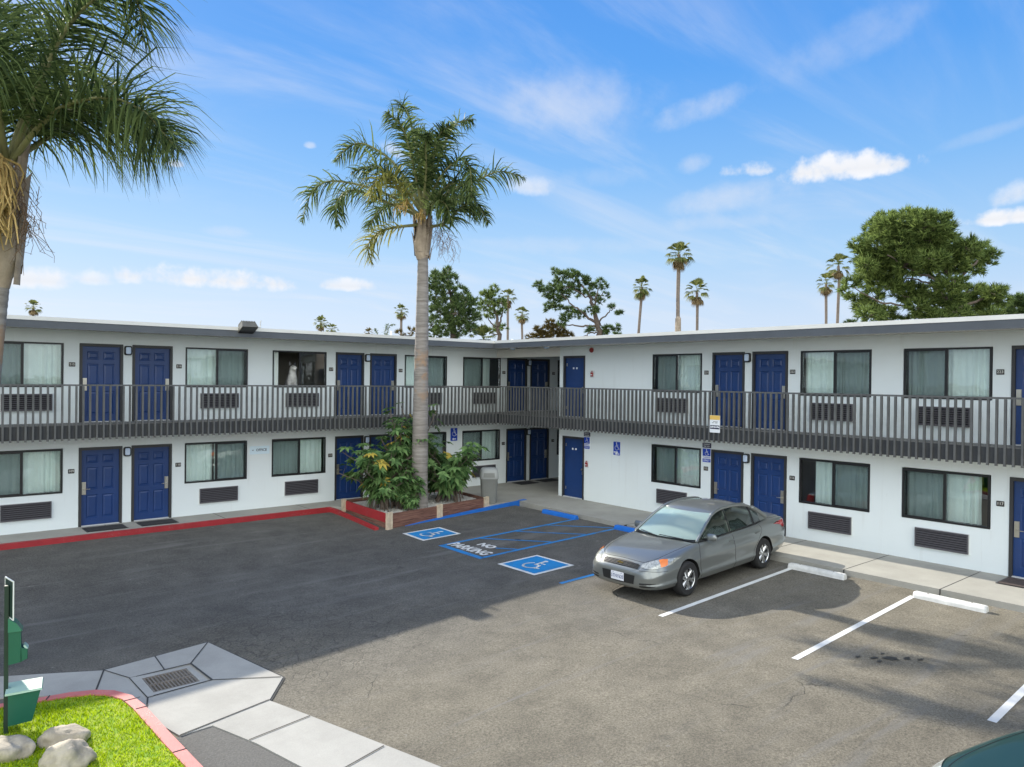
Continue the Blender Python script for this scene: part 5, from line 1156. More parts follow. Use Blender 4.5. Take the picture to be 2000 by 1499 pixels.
P1 = [(1722, 432, 22, 16), (1702, 452, 18, 18), (1690, 520, 16, 14), (1856, 555, 30, 14), (1870, 590, 30, 14), (1850, 605, 28, 12), (1820, 590, 22, 12), (1790, 600, 22, 12), (1760, 575, 20, 12), (1705, 580, 20, 12), (1790, 452, 34, 30), (1815, 470, 34, 26), (1805, 505, 34, 24), (1760, 500, 40, 28), (1830, 530, 26, 14), (1735, 540, 26, 14), (1770, 530, 26, 12), (1865, 520, 26, 16), (1735, 450, 32, 28), (1770, 436, 38, 24), (1812, 440, 36, 26), (1838, 445, 22, 26), (1715, 485, 30, 30), (1755, 480, 34, 32), (1800, 480, 36, 30), (1845, 478, 26, 26), (1700, 515, 26, 26), (1735, 522, 30, 26), (1775, 515, 30, 22), (1815, 508, 30, 18), (1850, 500, 28, 22),
      (1676, 480, 16, 12), (1683, 500, 17, 16), (1690, 545, 20, 20), (1712, 550, 22, 16), (1885, 487, 26, 20), (1912, 492, 24, 18), (1935, 497, 14, 9), (1895, 505, 30, 12), (1925, 515, 14, 8), (1905, 528, 16, 9), (1658, 558, 14, 9), (1650, 572, 10, 8), (1672, 585, 18, 10), (1690, 600, 22, 12), (1700, 617, 24, 12), (1725, 610, 24, 14), (1742, 625, 20, 8),
      (1745, 562, 22, 13), (1765, 556, 16, 10), (1785, 570, 22, 13), (1800, 578, 16, 10), (1772, 583, 14, 8), (1830, 565, 22, 14), (1850, 585, 24, 14), (1885, 570, 26, 14), (1910, 575, 24, 16), (1940, 572, 18, 12), (1952, 565, 10, 8), (1895, 598, 30, 14), (1930, 598, 26, 16), (1955, 585, 12, 10), (1870, 612, 26, 12), (1810, 612, 22, 9), (1790, 622, 18, 6), (1840, 622, 24, 8), (1900, 618, 26, 9), (1940, 615, 20, 9)]
rg = random.Random(2)
pine('pine_tree', 'big dense pine with a broad rounded crown behind the right wing', (64.62, 23.95), 8.46, 24.48, 1830, 640, [(*l, rg.uniform(-3.2, 3.0) * (1 if l[2] > 18 else .5)) for l in P1],
     [[(1850, 660, 0, .34), (1862, 590, 0, .27), (1858, 548, .2, .22), (1835, 510, 0, .16), (1800, 470, -.3, .12)], [(1860, 555, 0, .18), (1890, 525, .4, .13), (1915, 500, .6, .1)], [(1860, 570, 0, .16), (1825, 545, -.8, .11), (1780, 530, -1.5, .07), (1730, 500, -1.8, .06)], [(1862, 595, 0, .15), (1815, 555, -.5, .09), (1770, 545, -.8, .07)], [(1860, 605, .2, .2), (1900, 590, .5, .14), (1940, 575, .6, .06)], [(1855, 640, 0, .15), (1780, 605, -.6, .10), (1720, 590, -1, .09), (1665, 565, -1, .04)], [(1852, 645, .3, .16), (1800, 600, -.2, .1), (1760, 575, -.4, .05)]], 'pine', 51, 1.05, .50)
P2 = [(1083, 532, 9, 6), (1097, 540, 14, 9), (1112, 536, 12, 8), (1122, 540, 10, 9), (1138, 548, 14, 8), (1147, 552, 8, 7), (1050, 557, 9, 6), (1060, 566, 11, 7), (1070, 574, 13, 9), (1083, 585, 15, 9), (1074, 598, 10, 6), (1085, 602, 12, 6), (1085, 560, 14, 10), (1103, 562, 16, 10), (1100, 578, 13, 8), (1122, 560, 14, 8), (1130, 575, 12, 6), (1148, 570, 10, 6), (1160, 560, 12, 7), (1172, 551, 7, 6), (1180, 560, 7, 6), (1185, 577, 7, 5), (1173, 589, 7, 5), (1160, 580, 9, 6), (1155, 606, 13, 7), (1128, 614, 16, 8), (1110, 606, 10, 7), (1104, 622, 9, 9), (1098, 630, 7, 6), (1066, 606, 5, 5), (1194, 598, 4, 4), (1205, 613, 4, 3), (1212, 610, 4, 3), (1190, 643, 13, 6), (1203, 640, 8, 6), (1176, 650, 10, 5), (1152, 644, 9, 5), (1205, 652, 7, 4)]
pine('pine_tree', 'windswept open pine with bare dark limbs between the palms and the inner corner', (51.31, 48.31), 7.91, 20.98, 1168, 660, [(*l, rg.uniform(-1.2, 1.2)) for l in P2],
     [[(1172, 668, 0, .36), (1166, 635, 0, .3), (1158, 600, 0, .22), (1148, 575, .1, .16), (1128, 552, .2, .08), (1112, 542, .2, .04)], [(1166, 632, 0, .2), (1145, 618, -.4, .14), (1122, 600, -.6, .1), (1095, 575, -.8, .05)], [(1164, 638, 0, .14), (1135, 638, -.3, .1), (1105, 635, -.4, .06), (1095, 628, -.4, .04)], [(1164, 640, 0, .12), (1185, 612, .3, .08), (1202, 600, .4, .04)], [(1160, 605, 0, .12), (1165, 575, .2, .07), (1172, 555, .3, .04)], [(1166, 650, 0, .1), (1150, 652, .2, .07), (1135, 660, .2, .04)], [(1164, 620, 0, .09), (1178, 640, .4, .06), (1190, 645, .4, .03)], [(1160, 595, 0, .1), (1180, 570, .3, .05)], [(1150, 580, 0, .1), (1110, 565, .5, .06), (1065, 570, .6, .03)]], 'pinedark', 52, 1.7, .34)
P3 = [(845, 550, 12, 20), (856, 545, 14, 14), (870, 540, 12, 16), (873, 528, 6, 6), (885, 545, 7, 10), (850, 580, 18, 22), (875, 572, 18, 20), (898, 578, 18, 20), (905, 595, 20, 20), (920, 588, 10, 12), (928, 598, 8, 10), (860, 610, 22, 22), (888, 612, 22, 20), (912, 620, 20, 16), (930, 618, 8, 10), (842, 635, 18, 14), (868, 640, 20, 14), (900, 640, 22, 12), (920, 645, 14, 10), (885, 655, 20, 8), (850, 655, 14, 8), (932, 645, 8, 8)]
pine('pine_tree', 'dark dense pine directly behind the planter palm trunk', (38.09, 52.95), 7.26, 22.59, 885, 665, [(*l, rg.uniform(-1.8, 1.8)) for l in P3], [[(885, 668, 0, .35), (884, 620, 0, .25), (878, 570, 0, .15), (872, 540, 0, .06)], [(884, 630, 0, .15), (905, 600, .3, .08), (922, 590, .3, .04)], [(884, 640, 0, .15), (860, 610, .3, .08), (848, 580, .3, .05)]], 'pinedark', 53, 1.25, .36)
P4 = [(955, 572, 12, 10), (945, 580, 10, 10), (965, 565, 8, 6), (962, 585, 14, 12), (976, 592, 12, 12), (950, 598, 13, 10), (966, 608, 14, 9), (940, 600, 7, 9), (982, 606, 7, 8), (955, 618, 9, 6), (972, 638, 9, 6), (985, 640, 6, 5), (962, 645, 8, 5)]
pine('pine_tree', 'slim pine with a visible forked trunk right of the dark dense pine', (47.18, 58.35), 7.82, 19.58, 968, 665, [(*l, rg.uniform(-1, 1)) for l in P4], [[(974, 668, 0, .28), (972, 635, 0, .22), (966, 605, 0, .14), (958, 580, 0, .06)], [(972, 640, 0, .14), (980, 615, .2, .1), (980, 595, .2, .04)], [(972, 645, 0, .12), (955, 625, .2, .07), (946, 600, .2, .03)], [(974, 655, 0, .1), (960, 650, 0, .05), (945, 630, 0, .02)]], 'pine', 54, 1.3, .36)
pine('bush', 'ochre bush just over the roof left of the windswept pine', (51.08, 55.06), 8.03, 19.58, 1068, 662, [(*l, 0.0) for l in [(1075, 635, 12, 9), (1088, 645, 16, 12), (1066, 648, 14, 10), (1050, 652, 9, 8), (1048, 645, 6, 6), (1036, 659, 9, 5), (1100, 655, 12, 8), (1112, 655, 9, 6), (1068, 656, 24, 7)]], [[(1075, 664, 0, .15), (1075, 650, 0, .06)]], 'bushy', 55, 1.5, .36, 'bush')
pine('broadleaf_tree', 'dark tree at the right edge of the skyline beyond the big pine', (81.21, 23.02), 10.26, 20.98, 1990, 620, [(*l, 0.0) for l in [(1985, 585, 14, 9), (1998, 590, 14, 12), (1975, 600, 18, 12), (1995, 605, 20, 14), (2020, 600, 24, 18), (1965, 612, 16, 8), (1990, 618, 24, 8)]], [[(1995, 630, 0, .3), (1993, 600, 0, .1)]], 'pinedark', 56, 1.3, .42, 'tree')
pine('bush', 'tiny dark treetop just over the right wing roof left of the big pine', (88.98, 42.65), 11.1, 16.32, 1660, 632, [(*l, 0.0) for l in [(1655, 630, 8, 3.5), (1664, 629, 6, 3)]], [[(1660, 640, 0, .1), (1660, 631, 0, .04)]], 'pinedark', 57, 1.6, .36, 'bush')
pine('bush', 'bare twiggy treetop just left of the planter palm trunk over the roof', (38.7, 61.6), 7.81, 20.4, 790, 660, [(*l, 0.0) for l in [(778, 650, 8, 4), (800, 646, 10, 5), (812, 650, 8, 6), (790, 655, 16, 4)]], [[(790, 668, 0, .08), (790, 652, 0, .03)], [(790, 664, 0, .05), (775, 648, 0, .02)], [(790, 662, 0, .05), (806, 645, 0, .02)]], 'bushy', 58, .5, .3, 'bush')
# ================================================================== cars
def paint(name, c, metal=.55, rough=.28):
    m = mat(name, c, rough, metal, coat=1.0); return m
MT['silver'] = paint('silver_car_paint', (.215, .23, .225), .6, .36); MT['green'] = mat('green_car_paint', (.006, .030, .023), .42, 0, coat=.35)
MT['tyre'] = mat('tyre_rubber', (.018, .018, .019), .85, bump=.2, bs=80); MT['rim'] = mat('alloy_rim', (.62, .63, .64), .22, metal=.95)
MT['trim'] = mat('car_black_trim', (.014, .015, .016), .45); MT['well'] = mat('wheel_well', (.008, .008, .008), .9)
MT['lampglass'] = mat('headlight_lens', (.44, .45, .41), .18, metal=.35, coat=1.0, var=.5, vs=26); MT['amber'] = mat('amber_marker', (.80, .22, .04), .2, coat=1.0); MT['tail'] = mat('tail_lamp_red', (.42, .015, .02), .2, coat=1.0)
MT['chrome'] = mat('chrome', (.30, .30, .30), .22, metal=1.0); MT['gold'] = mat('gold_emblem', (.75, .55, .20), .25, metal=.9); MT['seat'] = mat('seat_cloth', (.30, .29, .27), .9); MT['carglass'] = glass('car_glass', (.42, .54, .50), 1.7)
MT['plate'] = mat('licence_plate', (.74, .76, .82), .4); MT['plateblue'] = mat('plate_blue', (.05, .07, .22), .5)
def glare_glass(name, tint, refl, glare):
    m = glass(name, tint, refl); t = m.node_tree; o = [n for n in t.nodes if n.bl_idname == 'ShaderNodeOutputMaterial'][0]; src = o.inputs[0].links[0].from_socket
    d = nd(t, 'ShaderNodeBsdfDiffuse', {'Color': (.62, .80, .74, 1)}); mx = nd(t, 'ShaderNodeMixShader', {0: glare, 1: src, 2: d.outputs[0]}); t.links.new(mx.outputs[0], o.inputs[0]); return m
MT['windshield'] = glare_glass('glare_windshield', (.62, .74, .70), 2.2, .34)  # glare painted in: pale diffuse share brightens the glass like reflected sky
def lerp_tab(tab, x):
    if x <= tab[0][0]: return tab[0][1:]
    for a, c in zip(tab, tab[1:]):
        if x <= c[0]:
            f = (x - a[0]) / (c[0] - a[0]); return tuple(p + (q - p) * f for p, q in zip(a[1:], c[1:]))
    return tab[-1][1:]
def sedan(label, pm, plate_txt=None, full=True):
    root_ = thing('parked_car', label, 'car')
    # ---- lower body: sections from tail to nose; (x, half width, bottom z, shoulder z, shoulder y, centre-top z)
    SEC = [(-2.60, .50, .42, .80, .46, .84), (-2.575, .70, .34, .93, .62, .98), (-2.50, .83, .28, .985, .70, 1.045), (-2.30, .885, .24, 1.00, .74, 1.075), (-2.05, .905, .21, 1.005, .755, 1.085), (-1.80, .915, .19, 1.005, .765, 1.08),
           (-1.62, .918, .185, 1.005, .77, 1.065), (-1.50, .92, .18, 1.00, .775, .80), (-1.2, .922, .18, .99, .785, .62), (-.6, .925, .18, .975, .80, .60), (0, .925, .18, .96, .80, .60), (.55, .922, .18, .95, .795, .60), (.86, .92, .18, .945, .785, .80),
           (.98, .918, .18, .945, .78, .965), (1.15, .915, .185, .935, .77, .962), (1.45, .91, .19, .905, .75, .935), (1.80, .90, .20, .855, .715, .893), (2.05, .885, .21, .80, .67, .845), (2.22, .85, .215, .74, .60, .79), (2.34, .77, .22, .665, .53, .70), (2.42, .66, .245, .60, .46, .615), (2.455, .46, .32, .54, .34, .55)]
    rows = []
    for x, w, zb, zs, ys, zc in SEC:
        deep = zc < zs - .08
        half = [(0, zb), (w * .72, zb), (w - .055, zb + .035), (w - .034, zb + (zs - zb) * .165), (w - .001, zb + (zs - zb) * .215), (w - .003, zb + (zs - zb) * .285), (w - .020, zb + (zs - zb) * .335), (w - .001, zb + (zs - zb) * .635), (w - .024, zb + (zs - zb) * .675), (ys + (w - ys) * .62, zs - (zs - zb) * .085), (ys + .012, zs - .004)]
        half += [(ys - .05, zs - .004 if not deep else zs - .02), (ys - .07, zs + (zc - zs) * .30 if not deep else zc + .04), (ys * .5, zs + (zc - zs) * .80 if not deep else zc), (0, zc)]
        rows.append([(x, -y, z) for y, z in reversed(half)] + [(x, y, z) for y, z in half[1:-1]][0:])
    mb = MB(); mb.grid(rows, 0, True); mb.poly(rows[0]); mb.poly(rows[-1][::-1])
    me = mb.mesh('body', pm, 180, weld=.0005); o = bpy.data.objects.new('tmp', me); col.objects.link(o)
    sb = o.modifiers.new('s', 'SUBSURF'); sb.levels = 2
    WX, WXR, WR = 1.42, -1.40, .335
    cut = MB()
    for x in (WX, WXR):
        for sg in (-1, 1): cut.tube([(x, sg * .60, WR + .012), (x, sg * 1.2, WR + .012)], [.375, .375], 32)
    co = bpy.data.objects.new('cut', cut.mesh('cut', MT['well'], None, weld=.0005)); col.objects.link(co)
    bo = o.modifiers.new('b', 'BOOLEAN'); bo.operation = 'DIFFERENCE'; bo.object = co; bo.solver = 'EXACT'
    try: bo.material_mode = 'TRANSFER'
    except Exception: pass
    bpy.context.view_layer.update(); dg = bpy.context.evaluated_depsgraph_get(); nm = bpy.data.meshes.new_from_object(o.evaluated_get(dg))
    bpy.data.objects.remove(o); bpy.data.objects.remove(co)
    # faces inside the arches and the cabin tub are dark
    inwell = [nm.materials[p.material_index] is MT['well'] if len(nm.materials) > 1 else False for p in nm.polygons]
    nm.materials.clear()
    for m in (pm, MT['well'], MT['trim']): nm.materials.append(m)
    for p in nm.polygons:
        c = p.center; n = p.normal; p.use_smooth = True; idx = 0
        if inwell[p.index]: idx = 1
        if -1.52 < c.x < .90 and abs(c.y) < .74 and c.z < .93 and n.z > -.3 and c.z > .5: idx = 2
        if n.z < -.8: idx = 1
        p.material_index = idx
    nm.set_sharp_from_angle(angle=R(38)); nm.name = 'body'
    body = link('body', nm, root_)
    bm_ = bmesh.new(); bm_.from_mesh(nm); bvh = BVHTree.FromBMesh(bm_); bm_.free()
    def hit(p, d, off):
        h = bvh.ray_cast(Vector(p), Vector(d).normalized()); return h[0] + h[1] * off if h[0] else None
    def patch(name, m, top, bot, nu, nv, org, d, off=.006, thick=0, smooth_=60):
        """conformal lens between two curves of ray origins; rays go along d"""
        T = catmull([Vector(p) for p in top], nu); B_ = catmull([Vector(p) for p in bot], nu); rws = []
        for j in range(nv + 1):
            r_ = []
            for i in range(nu + 1):
                q = B_[i].lerp(T[i], j / nv); h = hit(q, d, off); r_.append(tuple(h) if h else tuple(q + Vector(d).normalized() * .8))
            rws.append(r_)
        k = MB(); k.grid(rws); return k.build(name, m, root_, smooth=smooth_)
    # ---- greenhouse
    zb_ = lambda x: lerp_tab([(-1.75, 1.02), (-1.2, .998), (-.6, .985), (0, .968), (.55, .955), (.95, .945)], x)[0]
    yb_ = lambda x: lerp_tab([(-1.75, .735), (-1.2, .775), (-.6, .79), (0, .79), (.55, .785), (.95, .775)], x)[0]
    RAIL = [(.96, .765, .950), (.66, .715, 1.13), (.36, .655, 1.30), (.10, .605, 1.405), (-.30, .585, 1.452), (-.80, .575, 1.44), (-1.15, .585, 1.385), (-1.45, .63, 1.27), (-1.80, .70, 1.06)]
    RC = [Vector(p) for p in RAIL]; RCs = catmull(RC, 96)
    def rail(i): return RCs[max(0, min(96, i))]
    def mir(v): return Vector((v.x, -v.y, v.z))
    def surf(A, B_, bulge, nv=12, ax=Vector((1, 0, 0))):
        rws = []
        for j in range(nv + 1):
            s_ = j / nv; k = 4 * s_ * (1 - s_); rws.append([tuple(a.lerp(b_, s_) + (ax * bulge(i / (len(A) - 1)) * k)) for i, (a, b_) in enumerate(zip(A, B_))])
        return rws
    g0, g1 = 2, 34
    ws = [rail(i) + Vector((.0, -.035, 0)) for i in range(g0, g1 + 1)]
    k = MB(); k.grid(surf(ws, [mir(p) for p in ws], lambda f: .20 - .08 * f, 14)); k.build('windshield', MT['windshield'], root_, smooth=180)
    rf = [rail(i) + Vector((0, -.02, .008)) for i in range(g1, 69)]
    k = MB(); k.grid(surf(rf, [mir(p) for p in rf], lambda f: .048, 14, Vector((0, 0, 1))))
    # close the roof to the bulged glass edges
    def edge_strip(k_, A, ax, blg, ax2, blg2, A2):
        r1 = []; r2 = []
        for j in range(15):
            s_ = j / 14; kk = 4 * s_ * (1 - s_); r1.append(tuple(A.lerp(mir(A), s_) + ax * blg * kk)); r2.append(tuple(A2.lerp(mir(A2), s_) + ax2 * blg2 * kk))
        k_.grid([r1, r2])
    edge_strip(k, rf[0], Vector((0, 0, 1)), .048, Vector((1, 0, 0)), .12, ws[-1]); 
    bk_ = [rail(i) + Vector((0, -.04, 0)) for i in range(68, 94)]
    edge_strip(k, rf[-1], Vector((0, 0, 1)), .048, Vector((-1, 0, 0)), .10, bk_[0]); k.build('roof', pm, root_, smooth=50)
    k = MB(); k.grid(surf(bk_, [mir(p) for p in bk_], lambda f: -.10 - .06 * f, 14)); k.build('rear_window', MT['carglass'], root_, smooth=180)
    pl = MB(); dk = MB()
    for sg in (1, -1):
        f = (lambda v: v) if sg > 0 else mir
        pl.tube([f(p) for p in RCs], [.034 + (.012 if 30 < i < 72 else 0) + (.03 if i > 80 else 0) for i in range(97)], 8, squash=.8)
        # side glass: belt to rail, split at the B pillar and the rear quarter
        def side(i):
            r_ = rail(i); x = r_.x
            return Vector((x, yb_(x) - .018, zb_(x))), r_ + Vector((0, .006, -.02))
        idx = [i for i in range(3, 90)]
        def piece(a, c, name, m, inset=0.0):
            rws = []
            ii = [i for i in idx if a <= side(i)[0].x <= c]
            for s_ in (0, .25, .5, .75, 1): rws.append([f(side(i)[0].lerp(side(i)[1], s_) + Vector((0, .012 * 4 * s_ * (1 - s_) - inset, 0))) for i in ii])
            return rws
        for a, c, nm_ in ((-.20, .93, 'front_door_window'), (-1.18, -.28, 'rear_door_window'), (-1.52, -1.24, 'quarter_window')):
            q = MB(); q.grid(piece(a, c, nm_, None)); q.build(nm_, MT['carglass'], root_, smooth=180)
        dk.grid(piece(-.29, -.19, '', None, -.006)); dk.grid(piece(-1.26, -1.16, '', None, -.006))
        dk.tube([f(Vector((x, yb_(x) - .006, zb_(x) - .004))) for x in (.95, .55, 0, -.6, -1.2, -1.52)], .014, 6)
        # sail panel behind the quarter glass
        rws = []
        ii = [i for i in range(0, 97) if rail(i).x <= -1.50]
        for s_ in (0, .33, .66, 1): rws.append([f(Vector((rail(i).x, yb_(rail(i).x) - .005, min(zb_(rail(i).x), rail(i).z))).lerp(rail(i), s_)) for i in ii])
        pl.grid(rws)
        pl.poly([f(v) for v in (Vector((.97, .775, .945)), Vector((.80, .765, .955)), rail(5), rail(0))])
    pl.build('roof_pillars', pm, root_, smooth=60); dk.build('window_trim', MT['trim'], root_, smooth=60)
    # ---- interior
    k = MB()
    def seat(x, y, w):
        k.box(x - .25, x + .25, y - w / 2, y + w / 2, .50, .66); M = Matrix.Translation((x - .24, y, .62)) @ Matrix.Rotation(R(-16), 4, 'Y')
        k.box(-.07, .06, -w / 2, w / 2, 0, .56, 0, M); k.box(-.05, .045, -.13, .13, .58, .76, 0, M)
    for y in (-.37, .37): seat(.0, y, .50)
    seat(-.88, 0, 1.24); k.box(-1.62, -1.12, -.62, .62, .92, .945); k.build('seats', MT['seat'], root_)
    k = MB(); k.hexa([(.40, -.70, .70), (.92, -.72, .70), (.92, .72, .70), (.40, .70, .70), (.42, -.68, .90), (.96, -.70, .935), (.96, .70, .935), (.42, .68, .90)]); sw = []
    k.tube([Vector((.34, .37, .86)) + Vector((.08 * math.sin(a * .3927), .185 * math.cos(a * .3927), .165 * math.sin(a * .3927))) for a in range(17)], .014, 6); k.build('dashboard', MT['trim'], root_)
    # ---- wheels
    for x in (WX, WXR):
        for sg in (-1, 1):
            wv = empty('wheel_hub', (0, 0, 0)); bpy.data.objects.remove(wv)
            y0 = sg * .80
            k = MB(); k.lathe([(.205, -.105), (.30, -.108), (.326, -.085), (WR, -.05), (WR, .05), (.326, .085), (.30, .108), (.205, .105)], 36, 'Y', (x, y0, WR)); w = k.build('wheel', MT['tyre'], root_, smooth=40)
            k = MB(); k.lathe([(.212, .104), (.222, .098), (.215, .082), (.195, .075), (.19, -.05)], 36, 'Y', (0, 0, 0))
            k.lathe([(0, .088), (.045, .086), (.055, .07), (.06, .05)], 20, 'Y')
            for s_ in range(6):
                a = s_ * math.pi / 3 + .3
                M = Matrix.Rotation(-a, 4, 'Y'); wd0, wd1 = .030, .050
                k.hexa([M @ Vector(p) for p in ((.04, .05, -wd0), (.205, .06, -wd1), (.205, .06, wd1), (.04, .05, wd0), (.04, .082, -wd0 * .55), (.205, .092, -wd1 * .55), (.205, .092, wd1 * .55), (.04, .082, wd0 * .55))])
            if sg < 0: k.v = [(vx, -vy, vz) for vx, vy, vz in k.v]; k.f = [f_[::-1] for f_ in k.f]
            k.v = [(vx + x, vy + y0, vz + WR) for vx, vy, vz in k.v]; k.build('rim', MT['rim'], w, smooth=40)
            k = MB(); k.lathe([(0, .02 * sg), (.195, .02 * sg)], 24, 'Y', (x, y0, WR)); k.build('brake_disc', MT['well'], w)
    # ---- nose details
    FWd = (-1, 0, 0)
    for sg in (1, -1):
        hl = patch('headlight', MT['lampglass'], [(2.9, sg * .47, .705), (2.9, sg * .62, .765), (2.9, sg * .77, .790), (2.9, sg * .845, .785)], [(2.9, sg * .46, .655), (2.9, sg * .60, .640), (2.9, sg * .75, .650), (2.9, sg * .845, .690)], 20, 6, None, FWd, .008)
        dg_ = Vector((-.6, -sg * .8, 0)); tp = [Vector(p) - dg_ for p in ((2.16, sg * .80, .775), (2.09, sg * .85, .787), (2.0, sg * .88, .782))]; bt = [Vector(p) - dg_ for p in ((2.16, sg * .80, .672), (2.10, sg * .85, .68), (2.04, sg * .88, .70))]
        if full: patch('side_marker', MT['amber'], tp, bt, 8, 6, None, dg_, .014)
        for dz_ in (0, -.05): patch('fog_slot', MT['trim'], [(2.9, sg * .50, .375 + dz_), (2.9, sg * .64, .390 + dz_), (2.9, sg * .78, .395 + dz_)], [(2.9, sg * .50, .350 + dz_), (2.9, sg * .64, .358 + dz_), (2.9, sg * .78, .385 + dz_)], 14, 2, None, FWd, .005)
        patch('tail_lamp', MT['tail'], [(-3, sg * .52, .93), (-3, sg * .70, .945), (-3, sg * .85, .93)], [(-3, sg * .52, .76), (-3, sg * .70, .76), (-3, sg * .85, .78)], 14, 6, None, (1, 0, 0), .008)
        patch('tail_lamp', MT['tail'], [(-2.44, sg * 1.3, .925), (-2.36, sg * 1.3, .93), (-2.26, sg * 1.3, .915)], [(-2.46, sg * 1.3, .77), (-2.36, sg * 1.3, .79), (-2.28, sg * 1.3, .82)], 10, 6, None, (0, -sg, 0), .008)
    gr = patch('grille', MT['trim'], [(2.9, -.44, .685), (2.9, -.2, .712), (2.9, 0, .718), (2.9, .2, .712), (2.9, .44, .685)], [(2.9, -.43, .615), (2.9, -.2, .622), (2.9, 0, .624), (2.9, .2, .622), (2.9, .43, .615)], 24, 4, None, FWd, .006)
    k = MB()
    for q in (.635, .655, .675, .693):
        ln = [hit((2.9, y, q), FWd, .012) for y in [(-.42 + .84 * i / 20) * (1 - max(0, q - .68) * 2) for i in range(21)]]; k.tube([p for p in ln if p], .0045, 5)
    k.build('grille_bars', MT['chrome'], root_, smooth=60)
    e = hit((2.9, 0, .665), FWd, .02); k = MB()
    for a in ((-.065, -.014, .065, .014), (-.022, -.026, .022, .026)): k.box(e.x - .004, e.x + .006 + (.001 if a[0] > -.05 else 0), a[0], a[2], e.z + a[1], e.z + a[3])
    k.build('emblem', MT['gold'], root_)
    patch('lower_intake', MT['trim'], [(2.9, -.40, .50), (2.9, 0, .505), (2.9, .40, .50)], [(2.9, -.37, .335), (2.9, 0, .32), (2.9, .37, .335)], 20, 5, None, FWd, .005)
    if plate_txt:
        e = hit((2.9, 0, .43), FWd, .02); pt = MB(); pt.box(e.x - .004, e.x + .006, -.155, .155, .352, .508); po_ = pt.build('licence_plate', MT['plate'], root_)
        k = MB(); M = Matrix(((0, 0, 1, e.x + .0075), (1, 0, 0, 0), (0, 1, 0, .422), (0, 0, 0, 1))); text_into(k, plate_txt, .092, M, 0, .82, .0012)
        for y in (-.10, .10): k.box(e.x + .006, e.x + .009, y - .01, y + .01, .490, .500)
        k.build('plate_lettering', MT['plateblue'], po_)
    # ---- shut lines
    k = MB()
    def line(pts, d, r=.0042, dens=26, off=-.0005):
        C = catmull([Vector(p) for p in pts], dens); L_ = [hit(p, d, off) for p in C]; L_ = [p for p in L_ if p]
        if len(L_) > 3: k.tube(L_, r, 5)
    for sg in (1, -1):
        d = (0, -sg, 0); Y = sg * 1.3
        line([(.93, Y, .93), (1.00, Y, .80), (1.02, Y, .55), (.96, Y, .24)], d); line([(-.22, Y, .95), (-.235, Y, .7), (-.24, Y, .4), (-.22, Y, .24)], d); line([(-1.33, Y, .985), (-1.36, Y, .85), (-1.22, Y, .72), (-1.0, Y, .50), (-.93, Y, .24)], d)
        line([(.96, Y, .24), (.3, Y, .235), (-.4, Y, .235), (-.93, Y, .24)], d, .005)
        line([(1.04, Y, .30), (.98, Y, .2)], d)
        line([(2.9, sg * .865, .60), (2.9, sg * .62, .605), (2.9, sg * .47, .60)], FWd, .004)
        line([(1.0, sg * .745, 1.6), (1.5, sg * .715, 1.6), (1.9, sg * .67, 1.6), (2.12, sg * .60, 1.6), (2.24, sg * .50, 1.6)], (0, 0, -1))
        line([(-1.72, sg * .66, 1.6), (-2.1, sg * .70, 1.6), (-2.46, sg * .68, 1.6)], (0, 0, -1))
    line([(2.9, -.50, .728), (2.9, 0, .745), (2.9, .50, .728)], FWd)
    k.build('panel_gap', MT['well'], root_)
    k = MB(); h = MB()
    for sg in (1, -1):
        for x in (-.12, -1.16):
            p = hit((x, sg * 1.3, .83), (0, -sg, 0), .018)
            if p: k.tube([(p.x - .09, p.y - sg * .012, p.z + .004), (p.x - .07, p.y, p.z + .003), (p.x + .07, p.y, p.z - .002), (p.x + .09, p.y - sg * .012, p.z - .003)], [.012, .016, .016, .012], 8, squash=.6)
    k.build('door_handle', pm, root_, smooth=60); bpy.data.objects.remove(bpy.data.objects.new('x', h.mesh('x', pm)))
    for sg in (1, -1):
        k = MB(); prof = []
        for i in range(9):
            t_ = i / 8; y = sg * (.80 + .235 * t_); r_ = .085 * (max(0, 1 - (2 * t_ - 1) ** 4)) ** .5 + .004; prof.append([(.66 + .55 * r_ * math.cos(a * .5236) - .02 * t_, y, 1.02 + r_ * .85 * math.sin(a * .5236)) for a in range(12)])
        k.grid(prof, 0, True); k.poly(prof[0]); k.poly(prof[-1][::-1]); mo = k.build('side_mirror', pm, root_, smooth=70)
        k = MB(); k.box(.64, .70, min(sg * .76, sg * .83), max(sg * .76, sg * .83), .955, .985); k.build('mirror_foot', MT['trim'], mo)
    k = MB()
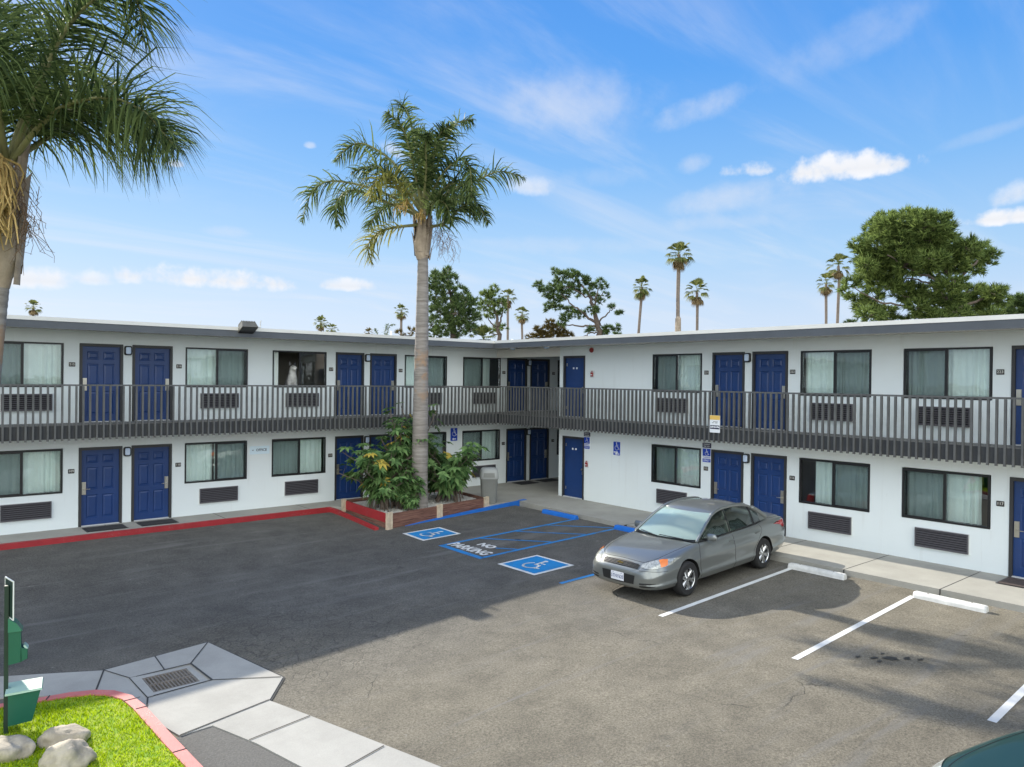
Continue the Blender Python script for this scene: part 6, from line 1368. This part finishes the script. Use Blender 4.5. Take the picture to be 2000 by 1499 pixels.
    for y0, y1 in ((.52, -.02), (-.08, -.60)):
        def g(y, s_): b_ = .96 + .20 * (1 - (y / .75) ** 2) * 1.0; return Vector((b_ - .03 - s_ * .62 * .95, y, .955 + s_ * .60 * .55))
        k.tube([g(y0, .02) + Vector((.02, 0, .02)), g((y0 + y1) / 2, .04) + Vector((.02, 0, .035)), g(y1, .07) + Vector((.02, 0, .03))], [.012, .010, .007], 6)
    k.build('wipers', MT['trim'], root_)
    # cowl louvres at the foot of the windshield
    k = MB(); A_ = []; B_ = []
    for i in range(25):
        y = -.72 + 1.44 * i / 24; bz = .945 + .018 * (1 - (y / .75) ** 2); A_.append((.985 + .155 * (1 - (y / .75) ** 2), y, bz + .006)); B_.append((.90 + .19 * (1 - (y / .75) ** 2), y, bz + .022))
    k.grid([A_, B_])
    for i in range(1, 72):
        y = -.70 + 1.40 * i / 72; q = 1 - (y / .75) ** 2; bz = .945 + .018 * q; k.bar((.975 + .155 * q, y, bz + .012), (.925 + .185 * q, y, bz + .021), .006, .005)
    k.build('cowl_louvres', MT['trim'] if full else mat('dusty_trim', (.16, .15, .15), .7), root_)
    return root_
car = sedan('silver grey four door sedan parked nose out in front of rooms 115 and 116', MT['silver'], '5TNY620')
def on_lot(o, x, y, heading):
    """stand the car on the sloping lot, wheel line along heading"""
    h = Vector((math.cos(heading), math.sin(heading), 0)); l = Vector((-h.y, h.x, 0))
    zf, zr = gz(x + h.x * 1.42, y + h.y * 1.42), gz(x - h.x * 1.4, y - h.y * 1.4); zl, zrr = gz(x + l.x * .8, y + l.y * .8), gz(x - l.x * .8, y - l.y * .8)
    X = (h * 2.82 + Vector((0, 0, zf - zr))).normalized(); Yv = (l * 1.6 + Vector((0, 0, zl - zrr))).normalized(); Zv = X.cross(Yv).normalized(); Yv = Zv.cross(X)
    o.matrix_world = Matrix(((X.x, Yv.x, Zv.x, x), (X.y, Yv.y, Zv.y, y), (X.z, Yv.z, Zv.z, (zf + zr) / 2), (0, 0, 0, 1)))
on_lot(car, 13.42, 9.80, R(182))
car2 = sedan('dark green car with only its bonnet and windshield corner showing at the bottom right', MT['green'], None, False)
on_lot(car2, 9.06, 1.16, R(154))
